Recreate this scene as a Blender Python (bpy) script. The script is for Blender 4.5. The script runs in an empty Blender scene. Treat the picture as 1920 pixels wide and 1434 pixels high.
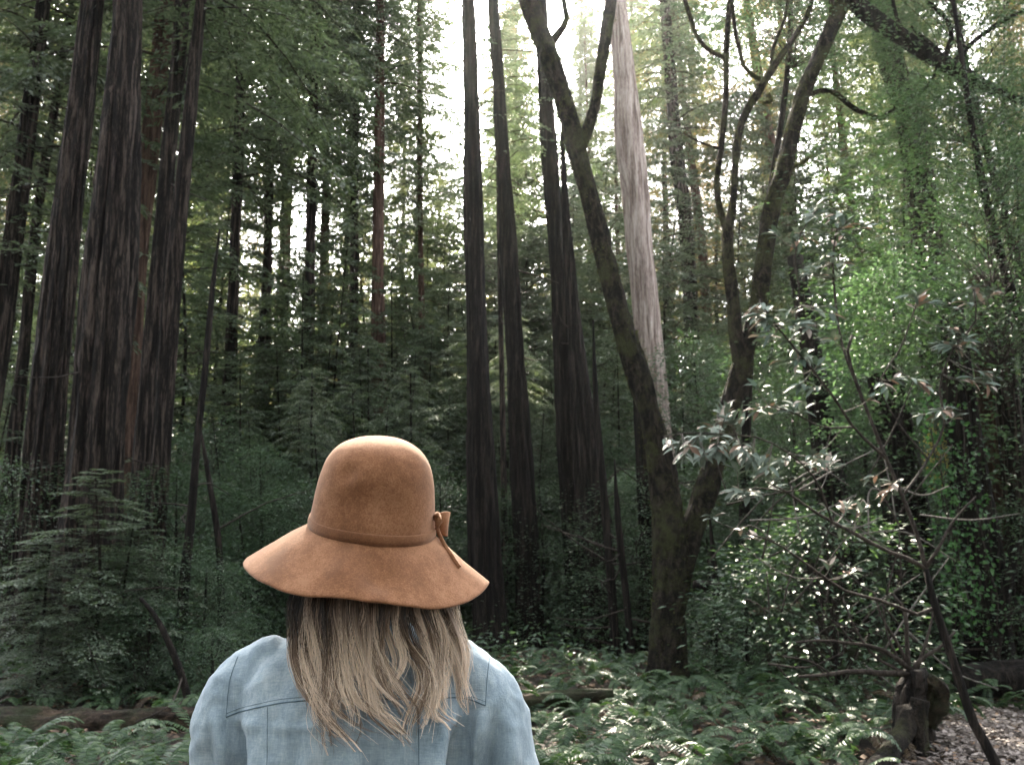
import bpy, math, random
import numpy as np
from mathutils import Vector, Matrix, Quaternion
from mathutils.bvhtree import BVHTree

random.seed(7)
RNG = np.random.default_rng(7)
scene = bpy.context.scene
COL = scene.collection

# ------------------------------------------------------------------ camera, sky, sun, exposure
F = 1866.7                     # focal length in pixels of the 1920 x 1434 frame (35 mm lens)
CAM_Z = 1.6
PITCH = math.atan((1000 - 717) / F)
cam = bpy.data.cameras.new('camera')
cam.lens = 35; cam.sensor_width = 36; cam.clip_start = 0.05; cam.clip_end = 1500
cam.dof.use_dof = True; cam.dof.focus_distance = 1.52; cam.dof.aperture_fstop = 13.0
co = bpy.data.objects.new('camera', cam); COL.objects.link(co)
co.location = (0, 0, CAM_Z); co.rotation_euler = (math.pi / 2 + PITCH, 0, 0)
scene.camera = co

SUN_EL, SUN_AZ = math.radians(36), math.radians(-5)     # ahead of the camera, a little to the left
world = bpy.data.worlds.new('World'); scene.world = world; world.use_nodes = True
wn = world.node_tree.nodes; wl = world.node_tree.links
bg = wn['Background']; sky = wn.new('ShaderNodeTexSky')
sky.sky_type = 'NISHITA'; sky.sun_disc = False
sky.sun_elevation = SUN_EL; sky.sun_rotation = SUN_AZ
sky.air_density = 1.0; sky.dust_density = 4.0; sky.ozone_density = 1.0
hsv = wn.new('ShaderNodeHueSaturation'); hsv.inputs['Saturation'].default_value = 0.26
wl.new(sky.outputs[0], hsv.inputs['Color']); wl.new(hsv.outputs[0], bg.inputs[0])
bg.inputs[1].default_value = 0.15
sun = bpy.data.lights.new('sun', 'SUN'); sun.energy = 4.0; sun.angle = math.radians(0.5); sun.color = (1.0, 0.9, 0.75)
so = bpy.data.objects.new('sun', sun); COL.objects.link(so)
sd = Vector((math.sin(SUN_AZ) * math.cos(SUN_EL), math.cos(SUN_AZ) * math.cos(SUN_EL), math.sin(SUN_EL)))
so.rotation_euler = sd.to_track_quat('Z', 'Y').to_euler()
scene.view_settings.view_transform = 'Standard'; scene.view_settings.look = 'None'
scene.view_settings.exposure = 3.1; scene.view_settings.gamma = 1.0
scene.view_settings.use_curve_mapping = False
scene.cycles.max_bounces = 6; scene.cycles.diffuse_bounces = 3; scene.cycles.glossy_bounces = 2
scene.cycles.transmission_bounces = 4; scene.cycles.volume_bounces = 0; scene.cycles.transparent_max_bounces = 4
scene.cycles.caustics_reflective = False; scene.cycles.caustics_refractive = False
scene.cycles.sample_clamp_indirect = 4.0; scene.cycles.sample_clamp_direct = 8.0
scene.cycles.use_denoising = True

# ------------------------------------------------------------------ helpers
CA, SA = math.cos(PITCH), math.sin(PITCH)
def P(px, py, Y):
    """world point at depth Y (metres ahead) seen at a pixel of the 1920 x 1434 photograph"""
    dx, dy = (px - 960) / F, (717 - py) / F
    d = Vector((dx, CA - dy * SA, SA + dy * CA))
    t = Y / d.y
    return Vector((d.x * t, Y, CAM_Z + d.z * t))
def pxm(Y):                     # metres per photograph pixel at depth Y (near the middle of the frame)
    return Y / F * 1.01

def hash3(ix, iy, iz, seed):
    n = (ix * 374761393 + iy * 668265263 + iz * 2147483647 + seed * 144665) & 0xffffffff
    n = ((n ^ (n >> 13)) * 1274126177) & 0xffffffff
    n = (n ^ (n >> 16)) & 0xffffffff
    return n / 4294967295.0
def vnoise(p, seed=0):
    p = np.asarray(p, float); i = np.floor(p).astype(np.int64); f = p - i; f = f * f * (3 - 2 * f)
    r = 0
    for a in (0, 1):
        for b in (0, 1):
            for c in (0, 1):
                w = (f[..., 0] if a else 1 - f[..., 0]) * (f[..., 1] if b else 1 - f[..., 1]) * (f[..., 2] if c else 1 - f[..., 2])
                r = r + w * hash3(i[..., 0] + a, i[..., 1] + b, i[..., 2] + c, seed)
    return r * 2 - 1
def unit(a):
    return a / np.maximum(np.linalg.norm(a, axis=-1, keepdims=True), 1e-9)
def ground_z(x, y):
    x = np.asarray(x, float); y = np.asarray(y, float)
    p = np.stack([x * .35, y * .35, x * 0], -1)
    base = 0.07 * vnoise(p, 3) + 0.02 * vnoise(p * 4, 4)
    base = (base - .05) * np.clip((np.hypot(x + .25, y - 1.6) - 1.2) / 3, 0, 1)
    return base + np.maximum(0, y - 28) ** 1.25 * 0.055

class Geo:
    def __init__(s): s.v = []; s.f = []; s.n = 0; s.att = {}
    def add(s, v, f, **att):
        v = np.asarray(v, float).reshape(-1, 3)
        for k, a in att.items():
            s.att.setdefault(k, []).append(np.broadcast_to(np.asarray(a, float), (len(v),)))
        s.v.append(v)
        for q in (f if isinstance(f, list) else [f]):
            q = np.asarray(q, np.int64)
            if q.size: s.f.append(q + s.n)
        s.n += len(v)
    def mesh(s, name, mat, smooth=True):
        me = bpy.data.meshes.new(name)
        v = np.concatenate(s.v) if s.v else np.zeros((0, 3))
        me.vertices.add(len(v)); me.vertices.foreach_set('co', v.astype(np.float32).ravel())
        li = np.concatenate([q.ravel() for q in s.f]); sz = np.concatenate([np.full(len(q), q.shape[1]) for q in s.f])
        me.loops.add(len(li)); me.loops.foreach_set('vertex_index', li.astype(np.int32))
        me.polygons.add(len(sz)); st = np.concatenate([[0], np.cumsum(sz)[:-1]])
        me.polygons.foreach_set('loop_start', st.astype(np.int32)); me.polygons.foreach_set('loop_total', sz.astype(np.int32))
        me.polygons.foreach_set('use_smooth', np.full(len(sz), smooth))
        for k, a in s.att.items():
            at = me.attributes.new(k, 'FLOAT', 'POINT'); at.data.foreach_set('value', np.concatenate(a).astype(np.float32))
        me.update(calc_edges=True); me.validate()
        if mat: me.materials.append(mat)
        return me
    def obj(s, name, mat, parent=None, smooth=True, mesh_name=None):
        return link(name, s.mesh(mesh_name or name, mat, smooth), parent)

def link(name, me, parent=None, loc=None):
    o = bpy.data.objects.new(name, me); COL.objects.link(o)
    if parent is not None: o.parent = parent
    if loc is not None: o.location = loc
    return o
def tag(o, label=None, cat=None, group=None, kind=None):
    if label: o['label'] = label
    if cat: o['category'] = cat
    if group: o['group'] = group
    if kind: o['kind'] = kind
    return o
def thing(name, label, cat, loc=(0, 0, 0), group=None, rot=None):
    o = bpy.data.objects.new(name, None); COL.objects.link(o); o.location = loc
    o.empty_display_size = .2
    if rot is not None: o.rotation_euler = rot
    return tag(o, label, cat, group)
def copy_tree(root, loc, rot, scale, label=None, group=None):
    r = root.copy(); COL.objects.link(r); r.location = loc; r.rotation_euler = rot; r.scale = (scale,) * 3
    if label: r['label'] = label
    if group: r['group'] = group
    for ch in root.children:
        c = ch.copy(); COL.objects.link(c); c.parent = r
    return r

def catmull(pts, n):
    p = np.asarray(pts, float)
    if len(p) == 2:
        t = np.linspace(0, 1, n)[:, None]; return p[0] * (1 - t) + p[1] * t
    seg = np.maximum(np.linalg.norm(np.diff(p[:, :3], axis=0), axis=1), 1e-9); cum = np.concatenate([[0], np.cumsum(seg)])
    dl = np.diff(p, axis=0) / seg[:, None]; m = np.empty_like(p); m[0], m[-1] = dl[0], dl[-1]
    m[1:-1] = (dl[:-1] * seg[1:, None] + dl[1:] * seg[:-1, None]) / (seg[1:] + seg[:-1])[:, None]
    s = np.linspace(0, cum[-1], n); k = np.clip(np.searchsorted(cum, s, 'right') - 1, 0, len(p) - 2)
    h = seg[k][:, None]; t = ((s - cum[k]) / seg[k])[:, None]; t2, t3 = t * t, t ** 3
    return (2 * t3 - 3 * t2 + 1) * p[k] + (t3 - 2 * t2 + t) * h * m[k] + (3 * t2 - 2 * t3) * p[k + 1] + (t3 - t2) * h * m[k + 1]
def frames(path):
    T = unit(np.gradient(path, axis=0)); n = len(path)
    U = np.zeros_like(T); u = np.cross(T[0], [0, 1, .01]); u = u / max(np.linalg.norm(u), 1e-9); U[0] = u
    for i in range(1, n):
        u = U[i - 1] - T[i] * np.dot(U[i - 1], T[i]); U[i] = u / max(np.linalg.norm(u), 1e-9)
    return T, U, np.cross(T, U)
def tube(g, path, rad, nseg=6, mod=None, cap=True, **att):
    path = np.asarray(path, float); n = len(path); rad = np.broadcast_to(np.asarray(rad, float), (n,))
    T, U, V = frames(path)
    a = np.linspace(0, 2 * math.pi, nseg, endpoint=False)
    R = rad[:, None] * np.ones((1, nseg))
    if mod is not None: R = R * mod
    v = path[:, None] + R[..., None] * (np.cos(a)[None, :, None] * U[:, None] + np.sin(a)[None, :, None] * V[:, None])
    i = np.arange(n - 1)[:, None] * nseg; j = np.arange(nseg)[None]; j2 = (j + 1) % nseg
    f = np.stack([i + j, i + j2, i + nseg + j2, i + nseg + j], -1).reshape(-1, 4)
    fs = [f]; vv = v.reshape(-1, 3)
    if cap:
        vv = np.vstack([vv, path[0], path[-1]]); k = n * nseg; jj = np.arange(nseg); jn = (jj + 1) % nseg
        fs.append(np.stack([jn, jj, np.full(nseg, k)], -1))
        fs.append(np.stack([(n - 1) * nseg + jj, (n - 1) * nseg + jn, np.full(nseg, k + 1)], -1))
        att = {q: (np.append(np.repeat(w, nseg), [w[0], w[-1]]) if np.ndim(w) else w) for q, w in att.items()}
    else:
        att = {q: (np.repeat(w, nseg) if np.ndim(w) else w) for q, w in att.items()}
    g.add(vv, fs, **att)
def furrows(n, nseg, length, seed, depth=.1, cell=1.6):
    """radius factor with bark ridges that run along the trunk and drift and end here and there"""
    r = np.random.default_rng(seed); nz = max(3, int(length / cell) + 2)
    def grid(cols, rows, keepw):
        b = r.normal(0, 1, (rows, cols)) * (1 - keepw) + r.normal(0, 1, cols)[None] * keepw
        z = np.linspace(0, rows - 1.001, n); i = z.astype(int); f = (z - i)[:, None]; f = f * f * (3 - 2 * f)
        m = b[i] * (1 - f) + b[i + 1] * f
        drift = np.cumsum(r.normal(0, .12, n)) * .25
        ang = (np.linspace(0, cols, nseg, endpoint=False)[None] + drift[:, None]) % cols; ai = ang.astype(int) % cols; af = ang - np.floor(ang); af = af * af * (3 - 2 * af)
        q = np.arange(n)[:, None]
        return m[q, ai] * (1 - af) + m[q, (ai + 1) % cols] * af
    big = grid(7, nz, .5)
    if nseg < 16: return 1 + depth * .7 * big
    m = grid(max(8, int(nseg / 4.6)), nz, .6); m2 = grid(max(9, int(nseg / 2.2)), nz * 2, .4)
    groove = np.exp(-(m / .32) ** 2) + .55 * np.exp(-(m2 / .2) ** 2)
    fine_ = r.normal(0, 1, (n, nseg)) * .10
    return 1 + depth * 1.3 * (.45 * big - 1.6 * np.minimum(groove, 1.2) + .25 * m2 + fine_)

def leaf_quads(g, p, d, nrm, L, W, fold=.25, shape='diamond'):
    """a batch of leaves; p base, d direction, nrm rough normal"""
    d = unit(d); s = unit(np.cross(d, nrm)); nn = np.cross(s, d)
    L = np.broadcast_to(np.asarray(L, float), (len(p),))[:, None]; W = np.broadcast_to(np.asarray(W, float), (len(p),))[:, None]
    n = len(p); k = np.arange(n)[:, None]
    if shape == 'diamond':
        v = np.stack([p, p + d * L * .45 + s * W * .5 + nn * W * fold, p + d * L, p + d * L * .45 - s * W * .5 + nn * W * fold], 1)
        g.add(v.reshape(-1, 3), k * 4 + np.array([[0, 1, 2, 3]]))
    else:
        dr = -nn * L * .10
        v = np.stack([p, p + d * L * .3 + s * W * .46 + nn * W * fold, p + d * L * .68 + s * W * .4 + nn * W * fold + dr * .4, p + d * L + dr,
                      p + d * L * .68 - s * W * .4 + nn * W * fold + dr * .4, p + d * L * .3 - s * W * .46 + nn * W * fold], 1)
        g.add(v.reshape(-1, 3), [k * 6 + np.array([[0, 1, 2, 3]]), k * 6 + np.array([[0, 3, 4, 5]])])

# ------------------------------------------------------------------ materials
class NT:
    def __init__(s, name):
        s.m = bpy.data.materials.new(name); s.m.use_nodes = True; s.t = s.m.node_tree; s.n = s.t.nodes; s.l = s.t.links
        s.b = s.n['Principled BSDF']; s.out = s.n['Material Output']
    def node(s, typ, **kw):
        n = s.n.new(typ)
        for k, v in kw.items():
            if k in n.inputs.keys(): n.inputs[k].default_value = v
            else: setattr(n, k, v)
        return n
    def link(s, a, b): s.l.new(a, b)
    def coords(s, scale=(1, 1, 1), out='Object'):
        tc = s.node('ShaderNodeTexCoord'); mp = s.node('ShaderNodeMapping'); mp.inputs['Scale'].default_value = scale
        s.link(tc.outputs[out], mp.inputs[0]); return mp.outputs[0]
    def noise(s, vec, scale, detail=4, rough=.55, dist=0.0):
        n = s.node('ShaderNodeTexNoise'); n.inputs['Scale'].default_value = scale; n.inputs['Detail'].default_value = detail
        n.inputs['Roughness'].default_value = rough; n.inputs['Distortion'].default_value = dist
        s.link(vec, n.inputs['Vector']); return n.outputs['Fac']
    def ramp(s, fac, stops):
        r = s.node('ShaderNodeValToRGB'); e = r.color_ramp.elements
        while len(e) < len(stops): e.new(.5)
        for el, (p, c) in zip(e, stops): el.position = p; el.color = (*c, 1) if len(c) == 3 else c
        s.link(fac, r.inputs[0]); return r.outputs[0]
    def mix(s, fac, a, b, mode='MIX'):
        m = s.node('ShaderNodeMix', data_type='RGBA', blend_type=mode)
        for sock, val in ((m.inputs[0], fac), (m.inputs[6], a), (m.inputs[7], b)):
            if hasattr(val, 'is_linked'): s.link(val, sock)
            else: sock.default_value = val if not isinstance(val, tuple) or len(val) == 4 else (*val, 1)
        return m.outputs[2]
    def math(s, op, a, b=0.0):
        m = s.node('ShaderNodeMath', operation=op)
        for sock, val in ((m.inputs[0], a), (m.inputs[1], b)):
            if hasattr(val, 'is_linked'): s.link(val, sock)
            else: sock.default_value = val
        return m.outputs[0]
    def bump(s, h, strength=.5, dist=.02):
        b = s.node('ShaderNodeBump'); b.inputs['Strength'].default_value = strength; b.inputs['Distance'].default_value = dist
        s.link(h, b.inputs['Height']); s.link(b.outputs[0], s.b.inputs['Normal']); return b
    def color(s, c): s.link(c, s.b.inputs['Base Color'])
    def set(s, **kw):
        for k, v in kw.items(): s.b.inputs[k.replace('_', ' ')].default_value = v

def leaf_mat(name, dark, mid, light, rough=.42, spec=.45, trans=.3, tcol=None, nscale=.8):
    t = NT(name); g = t.node('ShaderNodeNewGeometry')
    ob = t.node('ShaderNodeObjectInfo')
    ns = t.noise(t.coords(), nscale, 3)
    f = t.math('ADD', t.math('MULTIPLY', g.outputs['Random Per Island'], .55), t.math('MULTIPLY', ns, .45))
    f = t.math('ADD', f, t.math('MULTIPLY', t.math('SUBTRACT', ob.outputs['Random'], .5), .22))
    c = t.ramp(f, [(.18, dark), (.5, mid), (.86, light)]); t.color(c)
    t.set(Roughness=rough); t.b.inputs['Specular IOR Level'].default_value = spec
    tr = t.node('ShaderNodeBsdfTranslucent'); tc = tcol or (1.5, 1.7, .8)
    mul = t.mix(1.0, c, tc, 'MULTIPLY'); t.link(mul, tr.inputs[0])
    mx = t.node('ShaderNodeMixShader'); mx.inputs[0].default_value = trans
    t.link(t.b.outputs[0], mx.inputs[1]); t.link(tr.outputs[0], mx.inputs[2]); t.link(mx.outputs[0], t.out.inputs[0])
    return t.m
M = {}
M['needles'] = leaf_mat('needles', (.042, .058, .040), (.078, .104, .072), (.14, .165, .125))
M['needles_far'] = leaf_mat('needles_far', (.04, .058, .036), (.075, .10, .060), (.13, .15, .10), trans=.42, tcol=(1.7, 1.6, .8))
M['needles_glow_tint'] = leaf_mat('needles_glow_tint', (.07, .07, .035), (.125, .118, .06), (.2, .18, .10), trans=.5, tcol=(1.5, 1.25, .7))  # warm backlit glow painted into the needle colour of some far crowns
M['hemlock'] = leaf_mat('hemlock', (.038, .056, .037), (.074, .102, .068), (.145, .175, .13), rough=.44, spec=.5, trans=.25)
M['bay_leaf'] = leaf_mat('bay_leaf', (.026, .052, .030), (.054, .094, .054), (.10, .15, .09), rough=.46, spec=.5, trans=.25)
M['maple_leaf'] = leaf_mat('maple_leaf', (.07, .13, .058), (.13, .215, .105), (.22, .32, .175), rough=.5, spec=.35, trans=.34, tcol=(1.05, 1.15, .9), nscale=2)
M['sun_tint_leaf'] = leaf_mat('sun_tint_leaf', (.42, .37, .12), (.60, .53, .20), (.70, .62, .28), rough=.5, spec=.3, trans=.45, tcol=(1.2, 1.1, .7), nscale=3)  # sunlit patch: the sunlight is put into the bright yellow leaf colour
M['ivy'] = leaf_mat('ivy', (.02, .07, .02), (.05, .14, .035), (.10, .22, .06), rough=.35, spec=.5, trans=.2, nscale=3)
M['fern'] = leaf_mat('fern', (.018, .042, .018), (.042, .082, .034), (.11, .16, .08), rough=.45, spec=.4, trans=.25, nscale=1.2)
M['dead_frond'] = leaf_mat('dead_frond', (.03, .02, .012), (.06, .042, .025), (.10, .07, .042), spec=.2, trans=.1)
M['big_leaf'] = leaf_mat('big_leaf', (.06, .09, .066), (.125, .16, .125), (.23, .265, .225), rough=.6, spec=.22, trans=.06, tcol=(1.1, 1.2, 1.0), nscale=3)
M['pale_leaf'] = leaf_mat('pale_leaf', (.20, .17, .14), (.30, .25, .21), (.40, .34, .29), rough=.5, spec=.4, trans=.06, tcol=(1.1, 1.0, .9), nscale=3)
M['dead_leaf'] = leaf_mat('dead_leaf', (.13, .075, .05), (.22, .14, .10), (.33, .24, .18), rough=.55, spec=.3, trans=.06, tcol=(1.1, 1.0, .9), nscale=3)

def bark_mat(name, dark, mid, light, zs=.07, scale=21, bump=.8, moss=None, moss_amt=.5):
    t = NT(name)
    v = t.coords((1, 1, zs)); n1 = t.noise(v, scale, 6, .65, .6); v2 = t.coords((1, 1, .35)); n2 = t.noise(v2, scale * .28, 3)
    n3 = t.noise(t.coords((1, 1, zs * 2)), scale * 4, 4, .7)
    h = t.math('ADD', t.math('MULTIPLY', n1, .7), t.math('MULTIPLY', n3, .3))
    c = t.ramp(h, [(.41, dark), (.5, mid), (.60, light)])  # bark tones, with contrast raised to stand in for weak relief shading
    c = t.mix(t.math('MULTIPLY', n2, .5), c, dark)
    if moss:
        mn = t.noise(t.coords(), 3.2, 5, .7); mf = t.ramp(mn, [(.5 - moss_amt * .25, (0, 0, 0)), (.62, (1, 1, 1))])
        fine = t.noise(t.coords(), 90, 3, .7); mc = t.ramp(fine, [(.3, moss[0]), (.7, moss[1])])
        c = t.mix(mf, c, mc)
        h = t.math('ADD', h, t.math('MULTIPLY', fine, .5))
    t.color(c); t.set(Roughness=.9); t.b.inputs['Specular IOR Level'].default_value = .2
    t.bump(h, min(1, bump * 1.25), .08); return t.m
M['redwood_bark'] = bark_mat('redwood_bark', (.005, .004, .0033), (.016, .0118, .0095), (.115, .087, .070))
M['red_bark'] = bark_mat('red_bark', (.03, .018, .013), (.085, .052, .037), (.17, .11, .083))
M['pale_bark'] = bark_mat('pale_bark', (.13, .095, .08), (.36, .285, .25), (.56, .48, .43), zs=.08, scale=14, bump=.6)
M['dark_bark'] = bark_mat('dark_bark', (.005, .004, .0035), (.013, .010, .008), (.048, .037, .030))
M['mossy_bark'] = bark_mat('mossy_bark', (.006, .0045, .0033), (.020, .0155, .0115), (.07, .055, .04), zs=.45, scale=16, bump=1.0,
                           moss=((.020, .023, .009), (.075, .078, .032)), moss_amt=.1)
M['twig'] = bark_mat('twig', (.018, .014, .012), (.042, .033, .027), (.09, .076, .064), zs=.4, scale=40, bump=.3)
M['grey_twig'] = bark_mat('grey_twig', (.07, .06, .052), (.15, .135, .12), (.26, .24, .21), zs=.4, scale=40, bump=.3)
M['log_bark'] = bark_mat('log_bark', (.012, .008, .0055), (.05, .034, .023), (.15, .105, .074), zs=1, scale=7, bump=1.0,
                         moss=((.02, .028, .012), (.05, .06, .028)), moss_amt=.3)
M['cut_wood'] = bark_mat('cut_wood', (.06, .04, .028), (.13, .09, .066), (.24, .175, .13), zs=.2, scale=30, bump=.3)

def ground_mat():
    t = NT('forest_floor'); v = t.coords()
    n1 = t.noise(v, 1.1, 5); n2 = t.noise(v, 14, 5, .7); n3 = t.noise(v, 60, 4, .7)
    h = t.math('ADD', t.math('MULTIPLY', n2, .6), t.math('MULTIPLY', n3, .4))
    c = t.ramp(h, [(.3, (.012, .009, .007)), (.5, (.038, .028, .021)), (.72, (.10, .078, .062))])
    c = t.mix(t.ramp(n1, [(.45, (0, 0, 0)), (.65, (.6, .6, .6))]), c, (.022, .026, .014))
    t.color(c); t.set(Roughness=.95); t.bump(h, .9, .05); return t.m
M['ground'] = ground_mat()
def flake_mat(name, cols, rough=.8):
    t = NT(name); g = t.node('ShaderNodeNewGeometry')
    n = t.noise(t.coords(), 40, 3)
    c = t.ramp(t.math('ADD', t.math('MULTIPLY', g.outputs['Random Per Island'], .8), t.math('MULTIPLY', n, .2)), cols)
    t.color(c); t.set(Roughness=rough); return t.m
M['chips'] = flake_mat('chips', [(.1, (.05, .037, .03)), (.45, (.13, .105, .09)), (.75, (.22, .185, .165)), (.95, (.36, .31, .28))])
M['litter'] = flake_mat('litter', [(.1, (.03, .02, .013)), (.5, (.08, .05, .03)), (.9, (.20, .12, .07))])

def felt_mat(name, base, dark, light):
    t = NT(name); v = t.coords()
    n1 = t.noise(v, 14, 4, .6); n2 = t.noise(v, 420, 2, .8); n3 = t.noise(v, 120, 4, .7)
    f = t.math('ADD', t.math('ADD', t.math('MULTIPLY', n1, .45), t.math('MULTIPLY', n2, .35)), t.math('MULTIPLY', n3, .2))
    t.color(t.ramp(f, [(.41, dark), (.5, base), (.59, light)])); t.set(Roughness=.95)
    t.b.inputs['Specular IOR Level'].default_value = .15
    t.b.inputs['Sheen Weight'].default_value = .25; t.b.inputs['Sheen Roughness'].default_value = .5
    t.b.inputs['Sheen Tint'].default_value = (1, .85, .7, 1)
    t.bump(t.math('ADD', t.math('MULTIPLY', n2, .6), t.math('MULTIPLY', n3, .4)), .35, .0015); return t.m
M['felt'] = felt_mat('felt', (.230, .103, .050), (.155, .067, .032), (.315, .155, .084))
M['felt_band'] = felt_mat('felt_band', (.175, .076, .036), (.13, .055, .026), (.225, .105, .052))

def denim_mat():
    t = NT('chambray'); v = t.coords()
    n1 = t.noise(v, 7, 5, .6); n2 = t.noise(t.coords((1, 1, .12)), 420, 3, .7); n3 = t.noise(t.coords((.12, 1, 1)), 420, 3, .7); n4 = t.noise(t.coords((1, 1, .16)), 45, 5, .65)
    w = t.math('ADD', t.math('MULTIPLY', n2, .5), t.math('MULTIPLY', n3, .5))
    f = t.math('ADD', t.math('ADD', t.math('MULTIPLY', n1, .32), t.math('MULTIPLY', w, .34)), t.math('MULTIPLY', n4, .34))
    t.color(t.ramp(f, [(.34, (.125, .18, .225)), (.49, (.275, .345, .395)), (.63, (.47, .53, .565))]))
    t.set(Roughness=.85); t.b.inputs['Specular IOR Level'].default_value = .2
    t.b.inputs['Sheen Weight'].default_value = .15
    t.bump(t.math('ADD', t.math('MULTIPLY', w, .5), t.math('MULTIPLY', n4, .5)), .6, .003); return t.m
M['denim'] = denim_mat()
def plain(name, c, rough=.6, spec=.3):
    t = NT(name); n = t.noise(t.coords(), 60, 4)
    d = tuple(x * .8 for x in c); t.color(t.ramp(n, [(.35, d), (.65, c)])); t.set(Roughness=rough)
    t.b.inputs['Specular IOR Level'].default_value = spec; return t.m
M['seam'] = plain('seam', (.13, .185, .225), .9, .1)
M['skin'] = plain('skin', (.56, .36, .27), .5)
M['dark_denim'] = plain('dark_denim', (.03, .04, .06), .8)
M['boot'] = plain('boot', (.09, .05, .03), .5)
M['eye'] = plain('eye', (.6, .6, .58), .2, .5)
M['lip'] = plain('lip', (.45, .16, .14), .4)
M['white_paint'] = plain('white_paint', (.72, .76, .78), .5)
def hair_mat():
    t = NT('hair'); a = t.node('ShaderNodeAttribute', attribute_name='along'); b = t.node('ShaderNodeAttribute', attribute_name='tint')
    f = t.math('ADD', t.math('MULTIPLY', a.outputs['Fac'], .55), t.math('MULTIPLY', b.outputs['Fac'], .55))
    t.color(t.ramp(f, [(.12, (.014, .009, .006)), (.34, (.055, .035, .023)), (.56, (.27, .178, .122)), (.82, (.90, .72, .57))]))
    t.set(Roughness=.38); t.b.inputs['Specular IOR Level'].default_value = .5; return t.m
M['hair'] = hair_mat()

# ------------------------------------------------------------------ ground
def grid_axis(a, b, fine, coarse, lo, hi):
    xs = [a]
    while xs[-1] < b:
        x = xs[-1]; d = max(0, lo - x, x - hi); xs.append(x + fine + d * coarse)
    return np.array(xs)
gx = grid_axis(-170, 170, .12, .06, -8, 8); gy = grid_axis(-40, 190, .12, .06, 4, 16)
X, Y = np.meshgrid(gx, gy); Z = ground_z(X, Y)
fine = vnoise(np.stack([X * 3, Y * 3, X * 0], -1), 11) * .03 + vnoise(np.stack([X * 7, Y * 7, X * 0], -1), 12) * .012
Z = Z + fine
g = Geo(); nx, ny = len(gx), len(gy); I = np.arange(ny - 1)[:, None] * nx + np.arange(nx - 1)[None]
g.add(np.stack([X, Y, Z], -1), np.stack([I, I + 1, I + nx + 1, I + nx], -1).reshape(-1, 4))
tag(g.obj('forest_floor', M['ground']), kind='structure')

# ------------------------------------------------------------------ crown meshes (shared between trees)
def conifer_crown(seed, H, R, nb, leafL, leafW, nlat=13, m=6, base_bare=.0, droop=.35, tilt=.15, shape_pow=.8, latf=.36, gap=0.0):
    r = np.random.default_rng(seed); lv, wd = Geo(), Geo()
    for b in range(nb):
        h = H * (base_bare + (1 - base_bare) * ((b + r.random()) / nb) ** .95)
        if r.random() < gap: continue
        rel = (h / H - base_bare) / (1 - base_bare)
        L = R * ((1 - rel) ** shape_pow * .9 + .1) * r.uniform(.55, 1.15)
        a = b * 2.39996 + r.normal(0, .5)
        hd = np.array([math.cos(a), math.sin(a), 0]); up = np.array([0, 0, 1.0])
        rise = tilt + .35 * rel + r.normal(0, .1); dr = droop * r.uniform(.6, 1.3)
        def pt(t): return np.array([0, 0, h]) + hd * L * t[..., None] + up * (L * (rise * t - dr * t ** 2))[..., None]
        tb = np.linspace(0, 1, 6); tube(wd, pt(tb), np.linspace(.018 * L / 2.5 + .006, .003, 6), 3, cap=False)
        n = max(4, int(nlat * L / R + 3)); t = np.linspace(.05, 1, n) + r.normal(0, .02, n)
        side = np.array([-hd[1], hd[0], 0]); p0 = pt(t)
        tan = unit(hd[None] + up[None] * (rise - 2 * dr * t)[:, None])
        for sg in (-1, 1):
            ll = L * latf * (1 - t * .75) * np.minimum(1, .35 + t * 3) * r.uniform(.6, 1.2, n) + leafL * .6
            ld = unit(side[None] * sg + tan * r.uniform(.5, .9, (n, 1)) + up * r.normal(-.12, .14, (n, 1)))
            s = (np.arange(m) + .5) / m
            pp = p0[:, None] + ld[:, None] * (ll[:, None] * s)[..., None] - up * (.22 * ll[:, None] * s ** 2)[..., None]
            perp = unit(np.cross(ld, up)); alt = np.where(np.arange(m) % 2, 1, -1)
            dd = unit(ld[:, None] * .75 + perp[:, None] * alt[None, :, None] * .7 + r.normal(0, .22, pp.shape) - up * .15)
            nn = unit(up + r.normal(0, .38, pp.shape))
            q = pp.reshape(-1, 3)
            leaf_quads(lv, q, dd.reshape(-1, 3), nn.reshape(-1, 3), leafL * r.uniform(.6, 1.3, len(q)), leafW * r.uniform(.7, 1.3, len(q)))
    return lv, wd
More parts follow.
